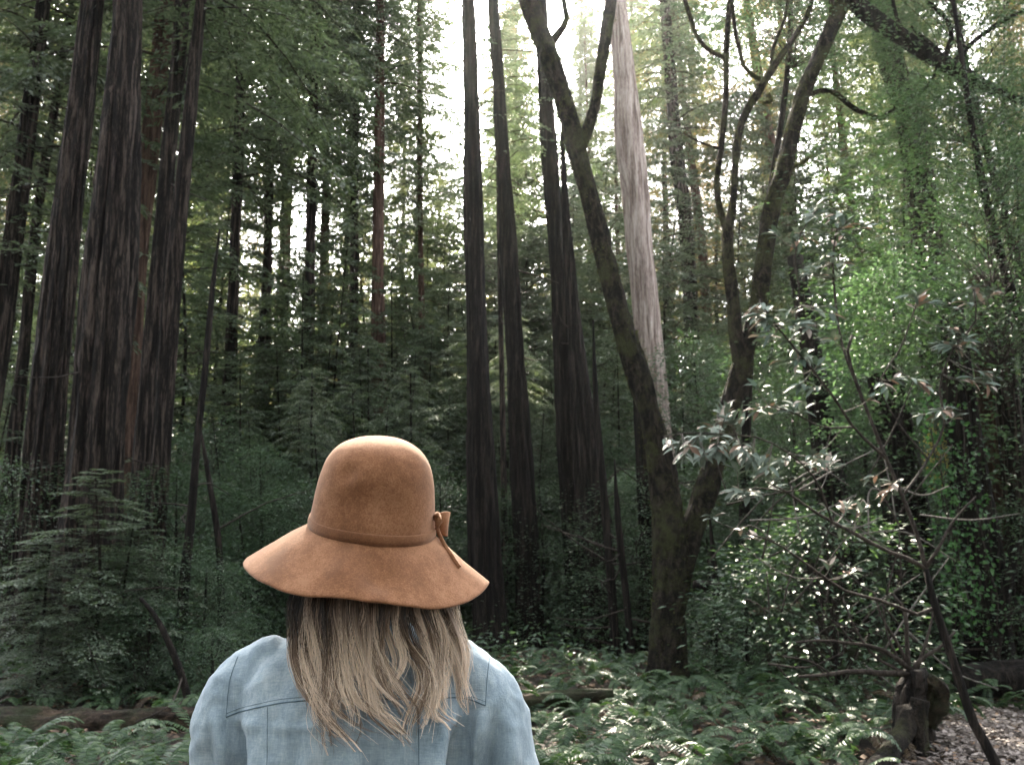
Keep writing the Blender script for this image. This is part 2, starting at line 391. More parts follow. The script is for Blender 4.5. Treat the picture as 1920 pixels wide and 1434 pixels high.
def broad_crown(seed, H, R, nclump, per, leafL, leafW, hollow=.3, flat=.8, spread=.28):
    """clumps of leaves spread through an uneven crown, with twigs from the axis"""
    r = np.random.default_rng(seed); lv, wd = Geo(), Geo()
    for c in range(nclump):
        a = r.uniform(0, 2 * math.pi); zz = r.uniform(.06, 1) ** .85; prof = math.sin(math.pi * min(1, zz * .82 + .16)) ** .6
        rr = R * prof * math.sqrt(r.uniform(hollow, 1)) * r.uniform(.75, 1.15)
        cpos = np.array([math.cos(a) * rr, math.sin(a) * rr, zz * H])
        root = np.array([0, 0, max(.05, zz * H - rr * .8)])
        mid = (root + cpos) / 2 + np.array([0, 0, .12 * rr]) + r.normal(0, .12 * rr, 3)
        tube(wd, catmull([root, mid, cpos], 5), np.linspace(.004 + .003 * rr, .0015, 5), 3, cap=False)
        n = int(per * r.uniform(.5, 1.5)); sp = spread * r.uniform(.7, 1.3) * R / 1.6
        off = r.normal(0, 1, (n, 3)) * np.array([sp, sp, sp * .45]); off[:, 2] -= .25 * (off[:, 0] ** 2 + off[:, 1] ** 2) / max(sp, .01)
        d = unit(off + np.array([math.cos(a), math.sin(a), .1]) * sp * .8 + r.normal(0, sp * .5, off.shape)); d[:, 2] *= .6
        nn = unit(np.array([0, 0, 1.0]) + r.normal(0, 1 - flat + .25, off.shape))
        leaf_quads(lv, cpos + off, d, nn, leafL * r.uniform(.6, 1.25, n), leafW * r.uniform(.7, 1.25, n))
    return lv, wd
CR = {}
def reg(key, pair, leafmat, woodmat='twig'):
    CR[key] = (pair[0].mesh('crown', M[leafmat], False), pair[1].mesh('branches', M[woodmat], True))
for k in range(4):
    reg(('tall', k), conifer_crown(20 + k, 24, 3.5, 220, .18, .06, nlat=18, m=7, droop=.5, gap=.1), 'needles')
    reg(('far', k), conifer_crown(40 + k, 26, 3.8, 215, .225, .075, nlat=15, m=6, droop=.45, tilt=.1, gap=.1), 'needles_far' if k < 3 else 'needles_glow_tint')
for k in range(3):
    reg(('hem', k), conifer_crown(60 + k, 8, 2.3, 85, .10, .037, nlat=18, m=7, droop=.42, tilt=.12, base_bare=.04, shape_pow=.7), 'hemlock')
    reg(('bay', k), broad_crown(70 + k, 5, 1.7, 120, 95, .088, .030), 'bay_leaf')
reg(('shrub', 0), broad_crown(81, 1.6, .9, 70, 60, .06, .024, spread=.3), 'bay_leaf')
reg(('maple', 0), broad_crown(83, 3.4, 1.4, 62, 62, .115, .09, flat=.92, spread=.25), 'maple_leaf')
def put_crown(key, parent, loc, rot=None, scale=1.0, name='crown'):
    me, wm = CR[key]
    o = link(name, me, parent, loc); w = tag(link('branches', wm, parent, loc), kind='stuff')
    for q in (o, w):
        if rot is not None: q.rotation_mode = 'QUATERNION'; q.rotation_quaternion = rot
        q.scale = (scale,) * 3 if np.isscalar(scale) else scale
    return o

# ------------------------------------------------------------------ trees whose trunks the photograph shows
def lean_quat(d, spin):
    return Vector((0, 0, 1)).rotation_difference(Vector(d)) @ Quaternion((0, 0, 1), spin)
def redwood(pts, Yd, label, mat='redwood_bark', H=30, crown=None, crown_z=9, cscale=1.0, nseg=40, depth=.10, flare=1.35,
            name='redwood_tree', group=None, seed=1, cat='tree'):
    pts = sorted(pts, key=lambda q: -q[1])                       # bottom first
    W = [(*P(px, py, Yd), w * .57 * pxm(Yd)) for px, py, w in pts]
    b = np.array(W[0]); n = np.array(W[min(1, len(W) - 1)]); dr = (b[:3] - n[:3]); dr = dr / abs(dr[2])
    gz = float(ground_z(b[0], Yd)); k = max(0.0, b[2] - gz + .15)
    if k > .05:
        foot = b[:3] + dr * k * np.array([.6, 1, 1]); W = [(*foot, b[3] * flare), *W]
        if k > 1.2:
            q = b[:3] + dr * (k - .7) * np.array([.8, 1, 1]); W.insert(1, (*q, b[3] * (1 + (flare - 1) * .35)))
    if H == 0: H = W[-1][2] - gz
    t = np.array(W[-1]); s = np.array(W[-2]); up = (t[:3] - s[:3]) / max(t[2] - s[2], .01)
    if H > t[2] + 1: W.append((*(t[:3] + up * (H - t[2]) * np.array([.75, 1, 1])), max(.02, t[3] * .25)))
    W = np.array(W); root = Vector((W[0, 0], W[0, 1], gz)); W[:, :3] -= np.array(root)
    L = W[-1, 2]; rows = int(min(140, max(24, L * 4.5)))
    c = catmull(W, rows); c[:, 3] = np.maximum(c[:, 3], .012)
    T = thing(name, label, cat, root, group)
    g = Geo(); tube(g, c[:, :3], c[:, 3], nseg, furrows(rows, nseg, L, seed, depth))
    g.obj('trunk', M[mat], T)
    if crown and crown[0] != 'high':
        ci = int(np.argmin(abs(c[:, 2] - crown_z))); d = c[-1, :3] - c[ci, :3]
        put_crown(crown, T, tuple(c[ci, :3]), lean_quat(d, seed * 1.7), cscale)
    # dead snags along the lower trunk
    r = np.random.default_rng(seed + 500); sn = Geo(); cnt = 0
    for q in range(r.integers(5, 10)):
        i = int(r.uniform(.08, .6) * rows); a = r.uniform(0, 6.28); ln = r.uniform(.25, 1.1)
        d = np.array([math.cos(a), math.sin(a), r.normal(.0, .25)]); p = c[i, :3]
        mid = p + d * ln * .6 + np.array([0, 0, r.normal(0, .05)]); e = p + d * ln * 1.1 + r.normal(0, .1, 3)
        tube(sn, catmull([p, mid, e], 5), np.linspace(.014, .004, 5), 4, cap=False); cnt += 1
    tag(sn.obj('snags', M['twig'], T), kind='stuff')
    return T, c, root
REDS = [
 # points (px, py, width px) at the photograph, depth, label, options
 ([(174, 0, 46), (120, 480, 62), (74, 960, 84), (62, 1150, 100)], 13.2, 'tall furrowed redwood trunk left of the widest one', dict(seed=3, nseg=72, depth=.11, crown=('high', 0))),
 ([(241, 0, 62), (207, 480, 98), (174, 960, 116), (160, 1150, 150)], 12.0, 'widest redwood trunk with deep vertical bark furrows', dict(seed=5, nseg=90, depth=.12, crown=('high', 0))),
 ([(302, 100, 34), (280, 300, 36), (262, 480, 34), (240, 900, 40)], 16.5, 'brownish redwood trunk just behind the widest trunk', dict(seed=7, crown=('tall', 2), crown_z=9, mat='red_bark')),
 ([(326, 200, 28), (300, 480, 30), (262, 960, 38)], 15, 'slim redwood trunk with one pale edge behind the dark slanting trunk', dict(seed=9, crown=('high', 0))),
 ([(362, 160, 26), (330, 480, 34), (293, 960, 42)], 13.4, 'dark slanting redwood trunk nearest the bright gap on its right', dict(seed=11, nseg=48, crown=('tall', 0), crown_z=9.2, cscale=.8)),
 ([(75, 60, 24), (37, 368, 30), (5, 600, 36)], 16, 'dark trunk leaning out of the far left edge', dict(seed=13, crown=('tall', 1), crown_z=5.5, cscale=.8)),
 ([(108, 167, 15), (70, 400, 19), (45, 640, 22), (17, 915, 27)], 17, 'thin leaning trunk between the far left edge and the furrowed redwoods', dict(seed=15, crown=('tall', 2), crown_z=8, cscale=.7)),
 ([(543, 280, 19), (533, 480, 21), (522, 800, 25)], 34, 'pale brown trunk deep in the wood left of the sunny gap', dict(seed=17, mat='red_bark', crown=('far', 0), crown_z=13, cscale=.8)),
 ([(508, 250, 16), (502, 480, 18), (484, 900, 32)], 24, 'dark trunk behind the brim of the hat on its left', dict(seed=19, crown=('tall', 3), crown_z=10)),
 ([(712, 200, 18), (709, 480, 21), (711, 780, 29), (711, 1000, 32)], 24, 'reddish sunlit trunk rising straight above the hat', dict(seed=21, mat='red_bark', crown=('tall', 0), crown_z=13, cscale=.6)),
 ([(452, 100, 17), (440, 480, 20), (425, 900, 26)], 21, 'slim trunk with a full crown right of the dark slanting redwood', dict(seed=62, crown=('tall', 2), crown_z=9, cscale=.85)),
 ([(590, 60, 15), (582, 480, 18), (574, 900, 22)], 23, 'slim trunk with a full crown above the left side of the brim', dict(seed=63, crown=('tall', 1), crown_z=10.5, cscale=.7)),
 ([(668, 60, 14), (664, 480, 16), (660, 900, 20)], 25, 'slim trunk with a thick crown left of the reddish sunlit trunk', dict(seed=64, crown=('tall', 3), crown_z=11, cscale=.7)),
 ([(655, 300, 9), (645, 600, 12), (632, 900, 17)], 30, 'thin dark trunk between the sunny gap and the reddish trunk', dict(seed=23, crown=('far', 1), crown_z=13, cscale=.7)),
 ([(610, 380, 14), (604, 680, 18), (598, 960, 22)], 28, 'slender brown trunk above the left side of the hat', dict(seed=25, mat='red_bark', crown=('tall', 1), crown_z=11, cscale=.8)),
 ([(792, 700, 12), (796, 960, 16)], 27, 'small brown trunk peeping out right of the hat crown', dict(seed=27, mat='red_bark', crown=('tall', 2), crown_z=10, cscale=.6)),
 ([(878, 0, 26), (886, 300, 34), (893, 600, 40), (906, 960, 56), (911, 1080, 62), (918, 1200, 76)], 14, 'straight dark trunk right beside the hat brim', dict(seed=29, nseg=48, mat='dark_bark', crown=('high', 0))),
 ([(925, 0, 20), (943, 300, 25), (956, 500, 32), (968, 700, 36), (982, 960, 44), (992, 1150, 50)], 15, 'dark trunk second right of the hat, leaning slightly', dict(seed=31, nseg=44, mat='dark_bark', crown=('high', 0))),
 ([(938, 560, 8), (942, 760, 9), (946, 1000, 11)], 16, 'thin straight stem squeezed between the two dark trunks beside the hat', dict(seed=33, nseg=12, H=14, crown=('hem', 0), crown_z=7, cscale=.7)),
 ([(1020, 100, 26), (1040, 400, 32), (1056, 650, 36), (1064, 800, 40), (1071, 1000, 34), (1076, 1150, 34)], 15.5, 'ragged trunk between the dark trunks and the mossy forked tree', dict(seed=35, nseg=44, mat='dark_bark', depth=.15, crown=('high', 0))),
 ([(1052, 180, 3), (1060, 380, 14), (1074, 580, 26), (1088, 740, 38), (1104, 880, 54), (1119, 1060, 66), (1126, 1200, 78)], 15.0, 'blackened trunk with a broad base left of the mossy forked tree', dict(seed=37, nseg=56, mat='dark_bark', depth=.13, H=0)),
 ([(1190, 620, 14), (1203, 800, 24), (1214, 1000, 27), (1220, 1180, 30)], 14.5, 'narrow dark trunk tight against the left of the mossy base', dict(seed=39, mat='dark_bark', H=0)),
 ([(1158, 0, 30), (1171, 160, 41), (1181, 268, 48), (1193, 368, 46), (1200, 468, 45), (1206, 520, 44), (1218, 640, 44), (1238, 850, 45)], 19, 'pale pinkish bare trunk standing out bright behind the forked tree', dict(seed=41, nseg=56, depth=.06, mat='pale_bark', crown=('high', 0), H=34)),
 ([(1258, 150, 22), (1270, 300, 24), (1284, 400, 25), (1300, 700, 28)], 27, 'dark reddish trunk right of the pale trunk', dict(seed=43, mat='redwood_bark', crown=('tall', 0), crown_z=13, cscale=.8)),
 ([(1296, 300, 14), (1313, 430, 16), (1332, 700, 18)], 31, 'faint pinkish trunk in the wood between pale trunk and forked stems', dict(seed=45, mat='red_bark', crown=('far', 2), crown_z=14, cscale=.7)),
 ([(1650, 0, 40), (1662, 80, 42), (1684, 160, 42), (1702, 217, 44), (1728, 365, 50), (1746, 560, 54), (1770, 800, 58)], 15, 'leaning trunk under the thick drooping limb at upper right', dict(seed=47, nseg=44, crown=('high', 0))),
 ([(1490, 480, 26), (1523, 680, 34), (1555, 880, 50), (1570, 1000, 56)], 13.2, 'dark leaning trunk behind the large grey leaves', dict(seed=49, mat='dark_bark', H=0)),
 ([(1660, 700, 56), (1695, 920, 72), (1715, 1080, 80)], 12.6, 'broad dark trunk below the bright green maple', dict(seed=51, nseg=48, mat='dark_bark', H=0)),
 ([(1786, 560, 34), (1795, 680, 48), (1820, 890, 60), (1842, 1060, 66), (1850, 1150, 70)], 11.3, 'ivy clad dark trunk left of the pale trunk at the right edge', dict(seed=53, nseg=48, mat='dark_bark', H=0)),
 ([(1832, 520, 30), (1848, 700, 34), (1872, 950, 42)], 12.2, 'pale grey trunk near the right edge', dict(seed=55, mat='red_bark', H=0)),
 ([(1868, 520, 34), (1890, 760, 42), (1915, 1000, 48)], 11.8, 'dark trunk at the right edge behind ivy leaves', dict(seed=57, H=0)),
 ([(1432, 200, 18), (1450, 300, 20), (1470, 420, 22)], 30, 'reddish broken trunk between the two stems of the forked tree', dict(seed=59, mat='red_bark', crown=('far', 3), crown_z=14, cscale=.7)),
 ([(1575, 220, 12), (1588, 330, 14)], 33, 'thin rusty trunk far behind right of the forked stem', dict(seed=61, mat='red_bark', crown=('far', 0), crown_z=15, cscale=.7)),
]
TR = {}
for i, (pts, Yd, lab, kw) in enumerate(REDS):
    if i in (0, 1, 4): pts = [(a, b, w * .87) for a, b, w in pts]
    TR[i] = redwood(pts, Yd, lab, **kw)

# thin saplings on the left and in the middle
SAPL = [
 ([(412, 430, 2), (398, 547, 9), (382, 720, 11), (371, 815, 12), (360, 950, 14), (346, 1090, 17), (338, 1200, 18)], 11.5, 'tall thin dark sapling stem left of the hat'),
 ([(372, 780, 2), (392, 900, 9), (410, 1020, 11), (415, 1160, 13)], 12.5, 'short dark sapling stem between the tall sapling and the person'),
 ([(262, 1120, 6), (284, 1145, 8), (321, 1215, 11), (348, 1292, 13)], 9.6, 'leaning dark sapling beside the person\'s shoulder'),
 ([(1112, 600, 2), (1118, 760, 10), (1130, 900, 12), (1150, 1150, 14)], 13.2, 'thin dark stem left of the mossy forked trunk'),
 ([(1152, 860, 2), (1158, 960, 10), (1180, 1180, 12)], 13, 'slender stem almost touching the mossy forked trunk'),
 ([(1330, 960, 2), (1338, 1050, 10), (1348, 1200, 13)], 13, 'dark sapling right of the mossy forked trunk'),
 ([(1480, 900, 2), (1508, 1010, 12), (1535, 1130, 14)], 11.5, 'dark sapling under the large grey leaves'),
 ([(1905, 1010, 16), (1890, 1090, 18), (1870, 1180, 20)], 11, 'dark curved stem at the right edge above the log'),
]
for i, (pts, Yd, lab) in enumerate(SAPL):
    redwood(pts, Yd, lab, mat='dark_bark', H=P(*pts[0][:2], Yd).z + .4, nseg=10, depth=.07, flare=1.2, name='sapling', cat='sapling', seed=90 + i, group='thin saplings in the wood')

# ------------------------------------------------------------------ mossy forked tree
FY = 11.0
def px_path(pts, Y0, dy=None):
    out = []
    for k, (px, py, w) in enumerate(pts):
        yy = Y0 + (dy[k] if dy else 0); out.append((*P(px, py, yy), w / 2 * pxm(yy)))
    return np.array(out)
fb = P(1252, 1275, FY); FT = thing('forked_tree', 'mossy forked tree with two bare twisting stems', 'tree', (fb.x, FY, float(ground_z(fb.x, FY))))
fo = np.array(FT.location)
def limb(T, org, name, pts, Y0, mat, dy=None, nseg=14, seed=0, depth=.08, rows=None):
    W = px_path(pts, Y0, dy); W[:, :3] -= org
    L = np.sum(np.linalg.norm(np.diff(W[:, :3], axis=0), axis=1)); rows = rows or int(max(8, L * 9))
    c = catmull(W, rows); g = Geo(); tube(g, c[:, :3], np.maximum(c[:, 3], .003), nseg, furrows(rows, nseg, L, seed, depth, .35))
    return g.obj(name, M[mat], T), c
limb(FT, fo, 'trunk', [(1248, 1310, 112), (1250, 1262, 82), (1253, 1180, 70), (1256, 1080, 68), (1256, 1000, 66), (1248, 930, 60), (1236, 850, 54), (1212, 755, 50), (1180, 650, 47),
      (1150, 545, 44), (1124, 440, 41), (1100, 350, 38), (1082, 285, 40), (1062, 205, 40), (1040, 135, 42), (1012, 60, 40), (985, -20, 38), (950, -110, 32)], FY, 'mossy_bark', nseg=36, seed=2, depth=.11)
limb(FT, fo, 'limb', [(1076, 300, 26), (1094, 262, 24), (1114, 205, 21), (1126, 130, 22), (1140, 40, 24), (1150, -30, 20), (1160, -100, 16)], FY, 'mossy_bark', seed=3)
limb(FT, fo, 'limb', [(1036, 78, 18), (1048, 62, 16), (1062, 40, 13), (1058, 10, 11), (1052, -30, 9)], FY, 'mossy_bark', seed=4)
limb(FT, fo, 'limb', [(1262, 1200, 40), (1270, 1110, 44), (1283, 1045, 45), (1304, 975, 46), (1334, 890, 45), (1362, 790, 40), (1384, 710, 38), (1406, 640, 35), (1424, 560, 34), (1434, 480, 33), (1446, 400, 33), (1466, 330, 33),
      (1482, 265, 31), (1498, 200, 30), (1524, 130, 30), (1554, 65, 30), (1580, 10, 30), (1604, -50, 28)], FY, 'mossy_bark', dy=[0, .02, .1, .2, .3, .35, .4, .4, .4, .4, .4, .4, .4, .4, .4, .4, .4, .4], nseg=30, seed=5, depth=.11)
limb(FT, fo, 'limb', [(1392, 690, 34), (1382, 640, 30), (1374, 560, 26), (1366, 480, 26), (1364, 430, 24), (1374, 390, 17), (1379, 320, 17), (1385, 255, 18), (1402, 205, 18), (1430, 160, 18), (1456, 118, 16), (1490, 70, 13), (1514, 30, 12), (1530, -30, 10)],
     FY + .4, 'mossy_bark', nseg=20, seed=6, depth=.11)
limb(FT, fo, 'limb', [(1365, 440, 16), (1352, 400, 13), (1344, 350, 12), (1352, 280, 12), (1361, 180, 12), (1362, 90, 12), (1367, 20, 11), (1372, -40, 9)], FY + .42, 'mossy_bark', nseg=14, seed=7)
for s, pts in enumerate([
    [(1358, 108, 9), (1330, 96, 9), (1308, 70, 9), (1292, 25, 9), (1278, -20, 8)],
    [(1424, 150, 9), (1398, 130, 9), (1386, 90, 8), (1376, 40, 8), (1372, -5, 8)],
    [(1440, 178, 10), (1446, 188, 9), (1430, 194, 7)],
    [(1446, 130, 8), (1450, 90, 7), (1470, 40, 6), (1480, -20, 6)],
    [(1480, 318, 12), (1500, 308, 9), (1516, 295, 5)],
    [(1520, 178, 11), (1540, 170, 10), (1562, 172, 10), (1590, 196, 10), (1624, 215, 10), (1655, 222, 10), (1672, 205, 9), (1700, 186, 8), (1738, 165, 7), (1752, 140, 6), (1758, 122, 5)],
    [(1352, 280, 5), (1320, 270, 5), (1280, 250, 4)],
    [(1552, 70, 14), (1560, 30, 13), (1556, -30, 12)]]):
    limb(FT, fo, 'limb', pts, FY + .42, 'mossy_bark', nseg=8, seed=20 + s)
limb(FT, fo, 'limb', [(1588, -12, 30), (1620, 20, 34), (1680, 62, 33), (1740, 102, 31), (1800, 136, 29), (1870, 172, 20), (1940, 196, 14)], FY + .4, 'dark_bark', dy=[0, 0, -.1, -.2, -.3, -.5, -.7], nseg=14, seed=31)
for s, pts in enumerate([
    [(1700, 72, 10), (1684, 40, 8), (1672, -10, 7)],
    [(1776, 122, 10), (1758, 95, 9), (1730, 70, 8), (1708, 50, 6)],
    [(1772, 108, 12), (1784, 60, 10), (1770, 30, 9), (1740, 5, 8)],
    [(1786, 118, 9), (1830, 75, 9), (1870, 45, 9), (1930, 15, 9)]]):
    limb(FT, fo, 'limb', pts, FY + .15, 'dark_bark', nseg=8, seed=40 + s)

# moss tufts standing off the stems
def moss_fuzz(T, seed=1):
    r = np.random.default_rng(seed); g = Geo()
    for ch in list(T.children):
        if ch.data.materials[0] != M['mossy_bark']: continue
        me = ch.data; n = len(me.vertices); co_ = np.zeros(n * 3, np.float32); nr = np.zeros(n * 3, np.float32)
        me.vertices.foreach_get('co', co_); me.vertices.foreach_get('normal', nr); co_ = co_.reshape(-1, 3); nr = nr.reshape(-1, 3)
        k = np.repeat(np.arange(n), 4); p = co_[k] + r.normal(0, .02, (len(k), 3)); m = vnoise(p * 4.2, 9) > -.05; p = p[m]; q = nr[k][m]
        d = unit(q + r.normal(0, .6, q.shape) + np.array([0, 0, .25])); leaf_quads(g, p - q * .012, d, r.normal(0, 1, q.shape), r.uniform(.018, .045, len(p)), .008)
    tag(g.obj('moss', M['moss'], T, False), kind='stuff')
M['moss'] = leaf_mat('moss', (.030, .033, .012), (.062, .066, .024), (.11, .115, .045), rough=.8, spec=.1, trans=.15, nscale=4)
moss_fuzz(FT)

# ------------------------------------------------------------------ understorey
def short_tree(kind, key, px, top_py, Yd, label, group, name, cat, mat='dark_bark', h0=8.0, width=1.0, seed=0, stem_w=.036, base=None):
    top = P(px, top_py, Yd); gz = float(ground_z(top.x, Yd)) if base is None else base
    H = top.z - gz; s = H / h0
    T = thing(name, label, cat, (top.x, Yd, gz), group)
    r = np.random.default_rng(seed); g = Geo()
    path = catmull([(0, 0, -.1), (r.normal(0, .03) * H, 0, H * .4), (r.normal(0, .02) * H, 0, H * .98)], 16)
    tube(g, path, np.linspace(stem_w * s ** .5 + .01, .008, 16), 9)
    g.obj('trunk', M[mat], T)
    put_crown(key, T, (0, 0, .0), Quaternion((0, 0, 1), seed * 2.1), (s * width, s * width, s), 'crown')
    return T
LANES = [tuple(P(1650, 640, 11.8)), tuple(P(1720, 560, 11.8)), tuple(P(1870, 380, 12.2)), tuple(P(1768, 840, 11.6))]
HEM = [(985, 120, 26), (760, 480, 23), (600, 560, 21), (880, 560, 22), (920, 480, 26), (430, 150, 24), (520, 60, 27), (690, 300, 27), (740, 420, 25), (555, 470, 20), (800, 380, 30), (855, 330, 31), (905, 350, 30), (945, 310, 32), (650, 430, 21), (345, 90, 19), (1000, 240, 28), (1062, 330, 24), (1130, 270, 28), (1250, 220, 26), (1380, 170, 28), (1490, 110, 27), (1570, 340, 22), (1700, 130, 22), (200, 60, 20), (110, 330, 22), (840, 520, 24), (600, 430, 27), (505, 560, 24), (690, 600, 29), (425, 600, 21), (768, 650, 21), (830, 430, 28), (985, 440, 26), (1060, 520, 22), (560, 700, 18), (690, 640, 19), (850, 720, 20),
       (1170, 560, 21), (1262, 470, 24), (1345, 500, 28), (1100, 700, 18), (60, 430, 22), (15, 700, 17), (1500, 330, 27), (1610, 250, 30), (1440, 430, 24), (1790, 300, 25), (330, 620, 19),
       (180, 880, 10.6), (90, 1010, 10.4), (260, 960, 10.9), (1020, 760, 17), (930, 800, 18), (470, 780, 16), (620, 780, 17), (1560, 560, 22), (1700, 560, 21), (1890, 520, 19), (1290, 740, 17),
       (540, 520, 22), (640, 520, 23), (745, 560, 25), (800, 620, 22), (655, 720, 16), (585, 800, 15), (720, 760, 15.5), (880, 620, 19), (960, 600, 20), (1030, 640, 19), (1130, 470, 25), (450, 660, 18), (390, 520, 23), (520, 640, 19), (1150, 640, 18), (1380, 560, 22), (1470, 600, 19), (150, 560, 20), (300, 760, 16)]
ANCH = [(10, 'left edge'), (74, 'furrowed redwood'), (165, 'widest redwood'), (300, 'dark slanting redwood'), (385, 'tall sapling stem'), (484, 'dark trunk by the brim'), (600, 'slender brown trunk'),
        (710, 'reddish sunlit trunk'), (795, 'small brown trunk'), (895, 'straight dark trunk'), (970, 'second dark trunk'), (1060, 'ragged trunk'), (1115, 'blackened trunk'), (1200, 'pale pinkish trunk'), (1260, 'mossy forked tree'),
        (1390, 'right forked stem'), (1530, 'dark leaning trunk'), (1680, 'bright green maple'), (1740, 'upper right trunk'), (1820, 'ivy clad trunk'), (1890, 'right edge trunk')]
USED = set()
def rel_label(px, Yd, words, tail=''):
    """a label from the look of the thing and the nearest landmark; the first free wording wins"""
    near = sorted(ANCH, key=lambda q: abs(q[0] - px))[:3]; out = None
    for a, nm in near:
        d = px - a
        for side in ((['right behind the', 'straight behind the'] if abs(d) < 26 else []) + (['just left of the', 'left of the', 'some way left of the'] if d < 0 else ['just right of the', 'right of the', 'some way right of the'])):
            for w in words:
                out = f'{w} {side} {nm}{tail}'
                if out not in USED: USED.add(out); return out
    return out
for i, (px, py, Yd) in enumerate(HEM):
    small = Yd < 12.5
    for tx, ty, tz in LANES:
        while Yd > ty + .5 and abs((px - 960) / F * Yd - (tx + math.tan(SUN_AZ) * (Yd - ty))) < 2.6 and P(px, py, Yd).z > tz + (Yd - ty) / math.cos(SUN_AZ) * math.tan(SUN_EL) - .4: py += 15
    short_tree('hem', ('hem', i % 3), px, py, Yd, rel_label(px, Yd, ['small dark hemlock sapling with layered sprays'] if small else
               (['tall drooping hemlock with grey green sprays'] if py < 500 else ['mid height hemlock with drooping sprays', 'half grown drooping hemlock'] if py < 700 else ['low hemlock with layered sprays'])), 'understorey hemlocks', 'hemlock_tree', 'tree', h0=8.0, width=(1.9 if small else 1.0) * random.uniform(.9, 1.2), seed=100 + i)
BAY = [(335, 880, 13.5), (405, 780, 16), (450, 930, 14), (540, 900, 16), (1010, 900, 16), (1085, 780, 17), (1300, 640, 18), (1400, 760, 17), (1330, 960, 14), (1480, 850, 15), (1590, 800, 14.5),
       (1850, 760, 16), (1905, 560, 12), (1560, 1010, 13.5), (20, 860, 13), (860, 1000, 17), (1440, 960, 15), (1900, 950, 11.5), (1420, 1060, 14), (310, 1010, 11.5), (390, 1060, 11.5), (490, 840, 14.5), (590, 900, 14), (830, 900, 15), (760, 840, 16), (1260, 860, 15), (1190, 900, 14.5), (1540, 700, 16), (1600, 640, 13.5), (1790, 500, 14), (1480, 620, 15)]
for i, (px, py, Yd) in enumerate(BAY):
    short_tree('bay', ('bay', i % 3), px, py, Yd, rel_label(px, Yd, ['tall bushy small leaved bay tree'] if py < 800 else ['low bushy bay shrub with small leaves']), 'bay trees and shrubs of the understorey', 'bay_tree', 'tree', h0=5.0, width=random.uniform(.9, 1.2) * (1.5 if py > 850 else 1), seed=200 + i, stem_w=.04)
# small shrubs filling the tangle at lower right
for i, (px, py, Yd, wd) in enumerate([(1560, 960, 10.2, 1.3), (1400, 1080, 11.2, 1.3), (1340, 1130, 12, 1.2), (280, 1130, 10.6, 1.2), (400, 1180, 10.4, 1.1)]):
    short_tree('shrub', ('shrub', 0), px, py, Yd, rel_label(px, Yd, ['small twiggy shrub with fine green leaves']), 'small twiggy shrubs', 'shrub', 'shrub', h0=1.6, width=wd, seed=400 + i, stem_w=.02)
# bright maples that catch the light: stem from the ground, crown where the light falls
def lit_tree(px, top, bot, Yd, label, key, matname, name, cat, stem, width, seed):
    a, b = P(px, top, Yd), P(px, bot, Yd); gz = float(ground_z(a.x, Yd)); H = a.z - b.z; h0 = 3.4
    T = thing(name, label, cat, (a.x, Yd, gz)); g = Geo()
    W = np.array([P(x, y, Yd) for x, y in stem]) - np.array([a.x, Yd, gz]); W[0, 2] = -.1
    tube(g, catmull(W, 20), np.linspace(.045, .012, 20), 9); g.obj('trunk', M['dark_bark'], T)
    s = H / h0; put_crown(key, T, (0, 0, b.z - gz), Quaternion((0, 0, 1), seed), (s * width, s * width, s)); return T
reg(('maple', 1), broad_crown(84, 3.4, 1.5, 60, 90, .07, .058, flat=.9), 'maple_leaf')
reg(('yellow', 0), broad_crown(85, 3.4, 1.1, 26, 36, .16, .12, flat=.6, spread=.4), 'sun_tint_leaf')
lit_tree(1676, 478, 850, 11.8, 'bright green maple catching the light right of the large grey leaves', ('maple', 0), 'maple_leaf', 'maple_tree', 'tree', [(1690, 1230), (1682, 1000), (1676, 800), (1676, 500)], .90, 1)
lit_tree(1905, 285, 640, 12.2, 'bright green maple leaning in at the right edge', ('maple', 1), 'maple_leaf', 'maple_tree', 'tree', [(1925, 1220), (1925, 900), (1915, 600), (1905, 300)], 1.0, 2)
lit_tree(1768, 770, 910, 11.5, 'small sapling with sunlight painted yellow into its leaves against dark trunks', ('yellow', 0), 'sun_tint_leaf', 'sun_tinted_sapling', 'sapling', [(1785, 1220), (1790, 1000), (1780, 860), (1770, 790)], .7, 3)
M['lit_tone_spray'] = leaf_mat('lit_tone_spray', (.06, .08, .06), (.11, .135, .10), (.20, .225, .18), rough=.45, spec=.45, trans=.25)  # lighter copy of hemlock: light on these sprays is put into the colour
reg(('spray', 0), conifer_crown(96, 3.4, 1.9, 46, .085, .032, nlat=17, m=7, droop=.5, tilt=.1, base_bare=.02, shape_pow=.5), 'lit_tone_spray')
lit_tree(770, 690, 860, 16.5, 'young hemlock with pale grey sprays just right of the hat crown', ('spray', 0), 'lit_tone_spray', 'hemlock_tree', 'tree', [(776, 1180), (774, 1000), (771, 850), (770, 700)], .9, 5)
lit_tree(690, 640, 760, 19, 'young hemlock with pale drooping sprays above the hat', ('spray', 0), 'lit_tone_spray', 'hemlock_tree', 'tree', [(694, 1150), (693, 1000), (691, 800), (690, 650)], 1.1, 6)
lit_tree(585, 690, 850, 15.5, 'young hemlock with pale sprays left of the hat crown', ('spray', 0), 'lit_tone_spray', 'hemlock_tree', 'tree', [(580, 1190), (582, 1000), (584, 850), (585, 700)], .9, 7)
lit_tree(960, 590, 760, 17, 'young hemlock with pale sprays in front of the two dark trunks', ('spray', 0), 'lit_tone_spray', 'hemlock_tree', 'tree', [(956, 1170), (957, 1000), (959, 800), (960, 600)], .9, 8)
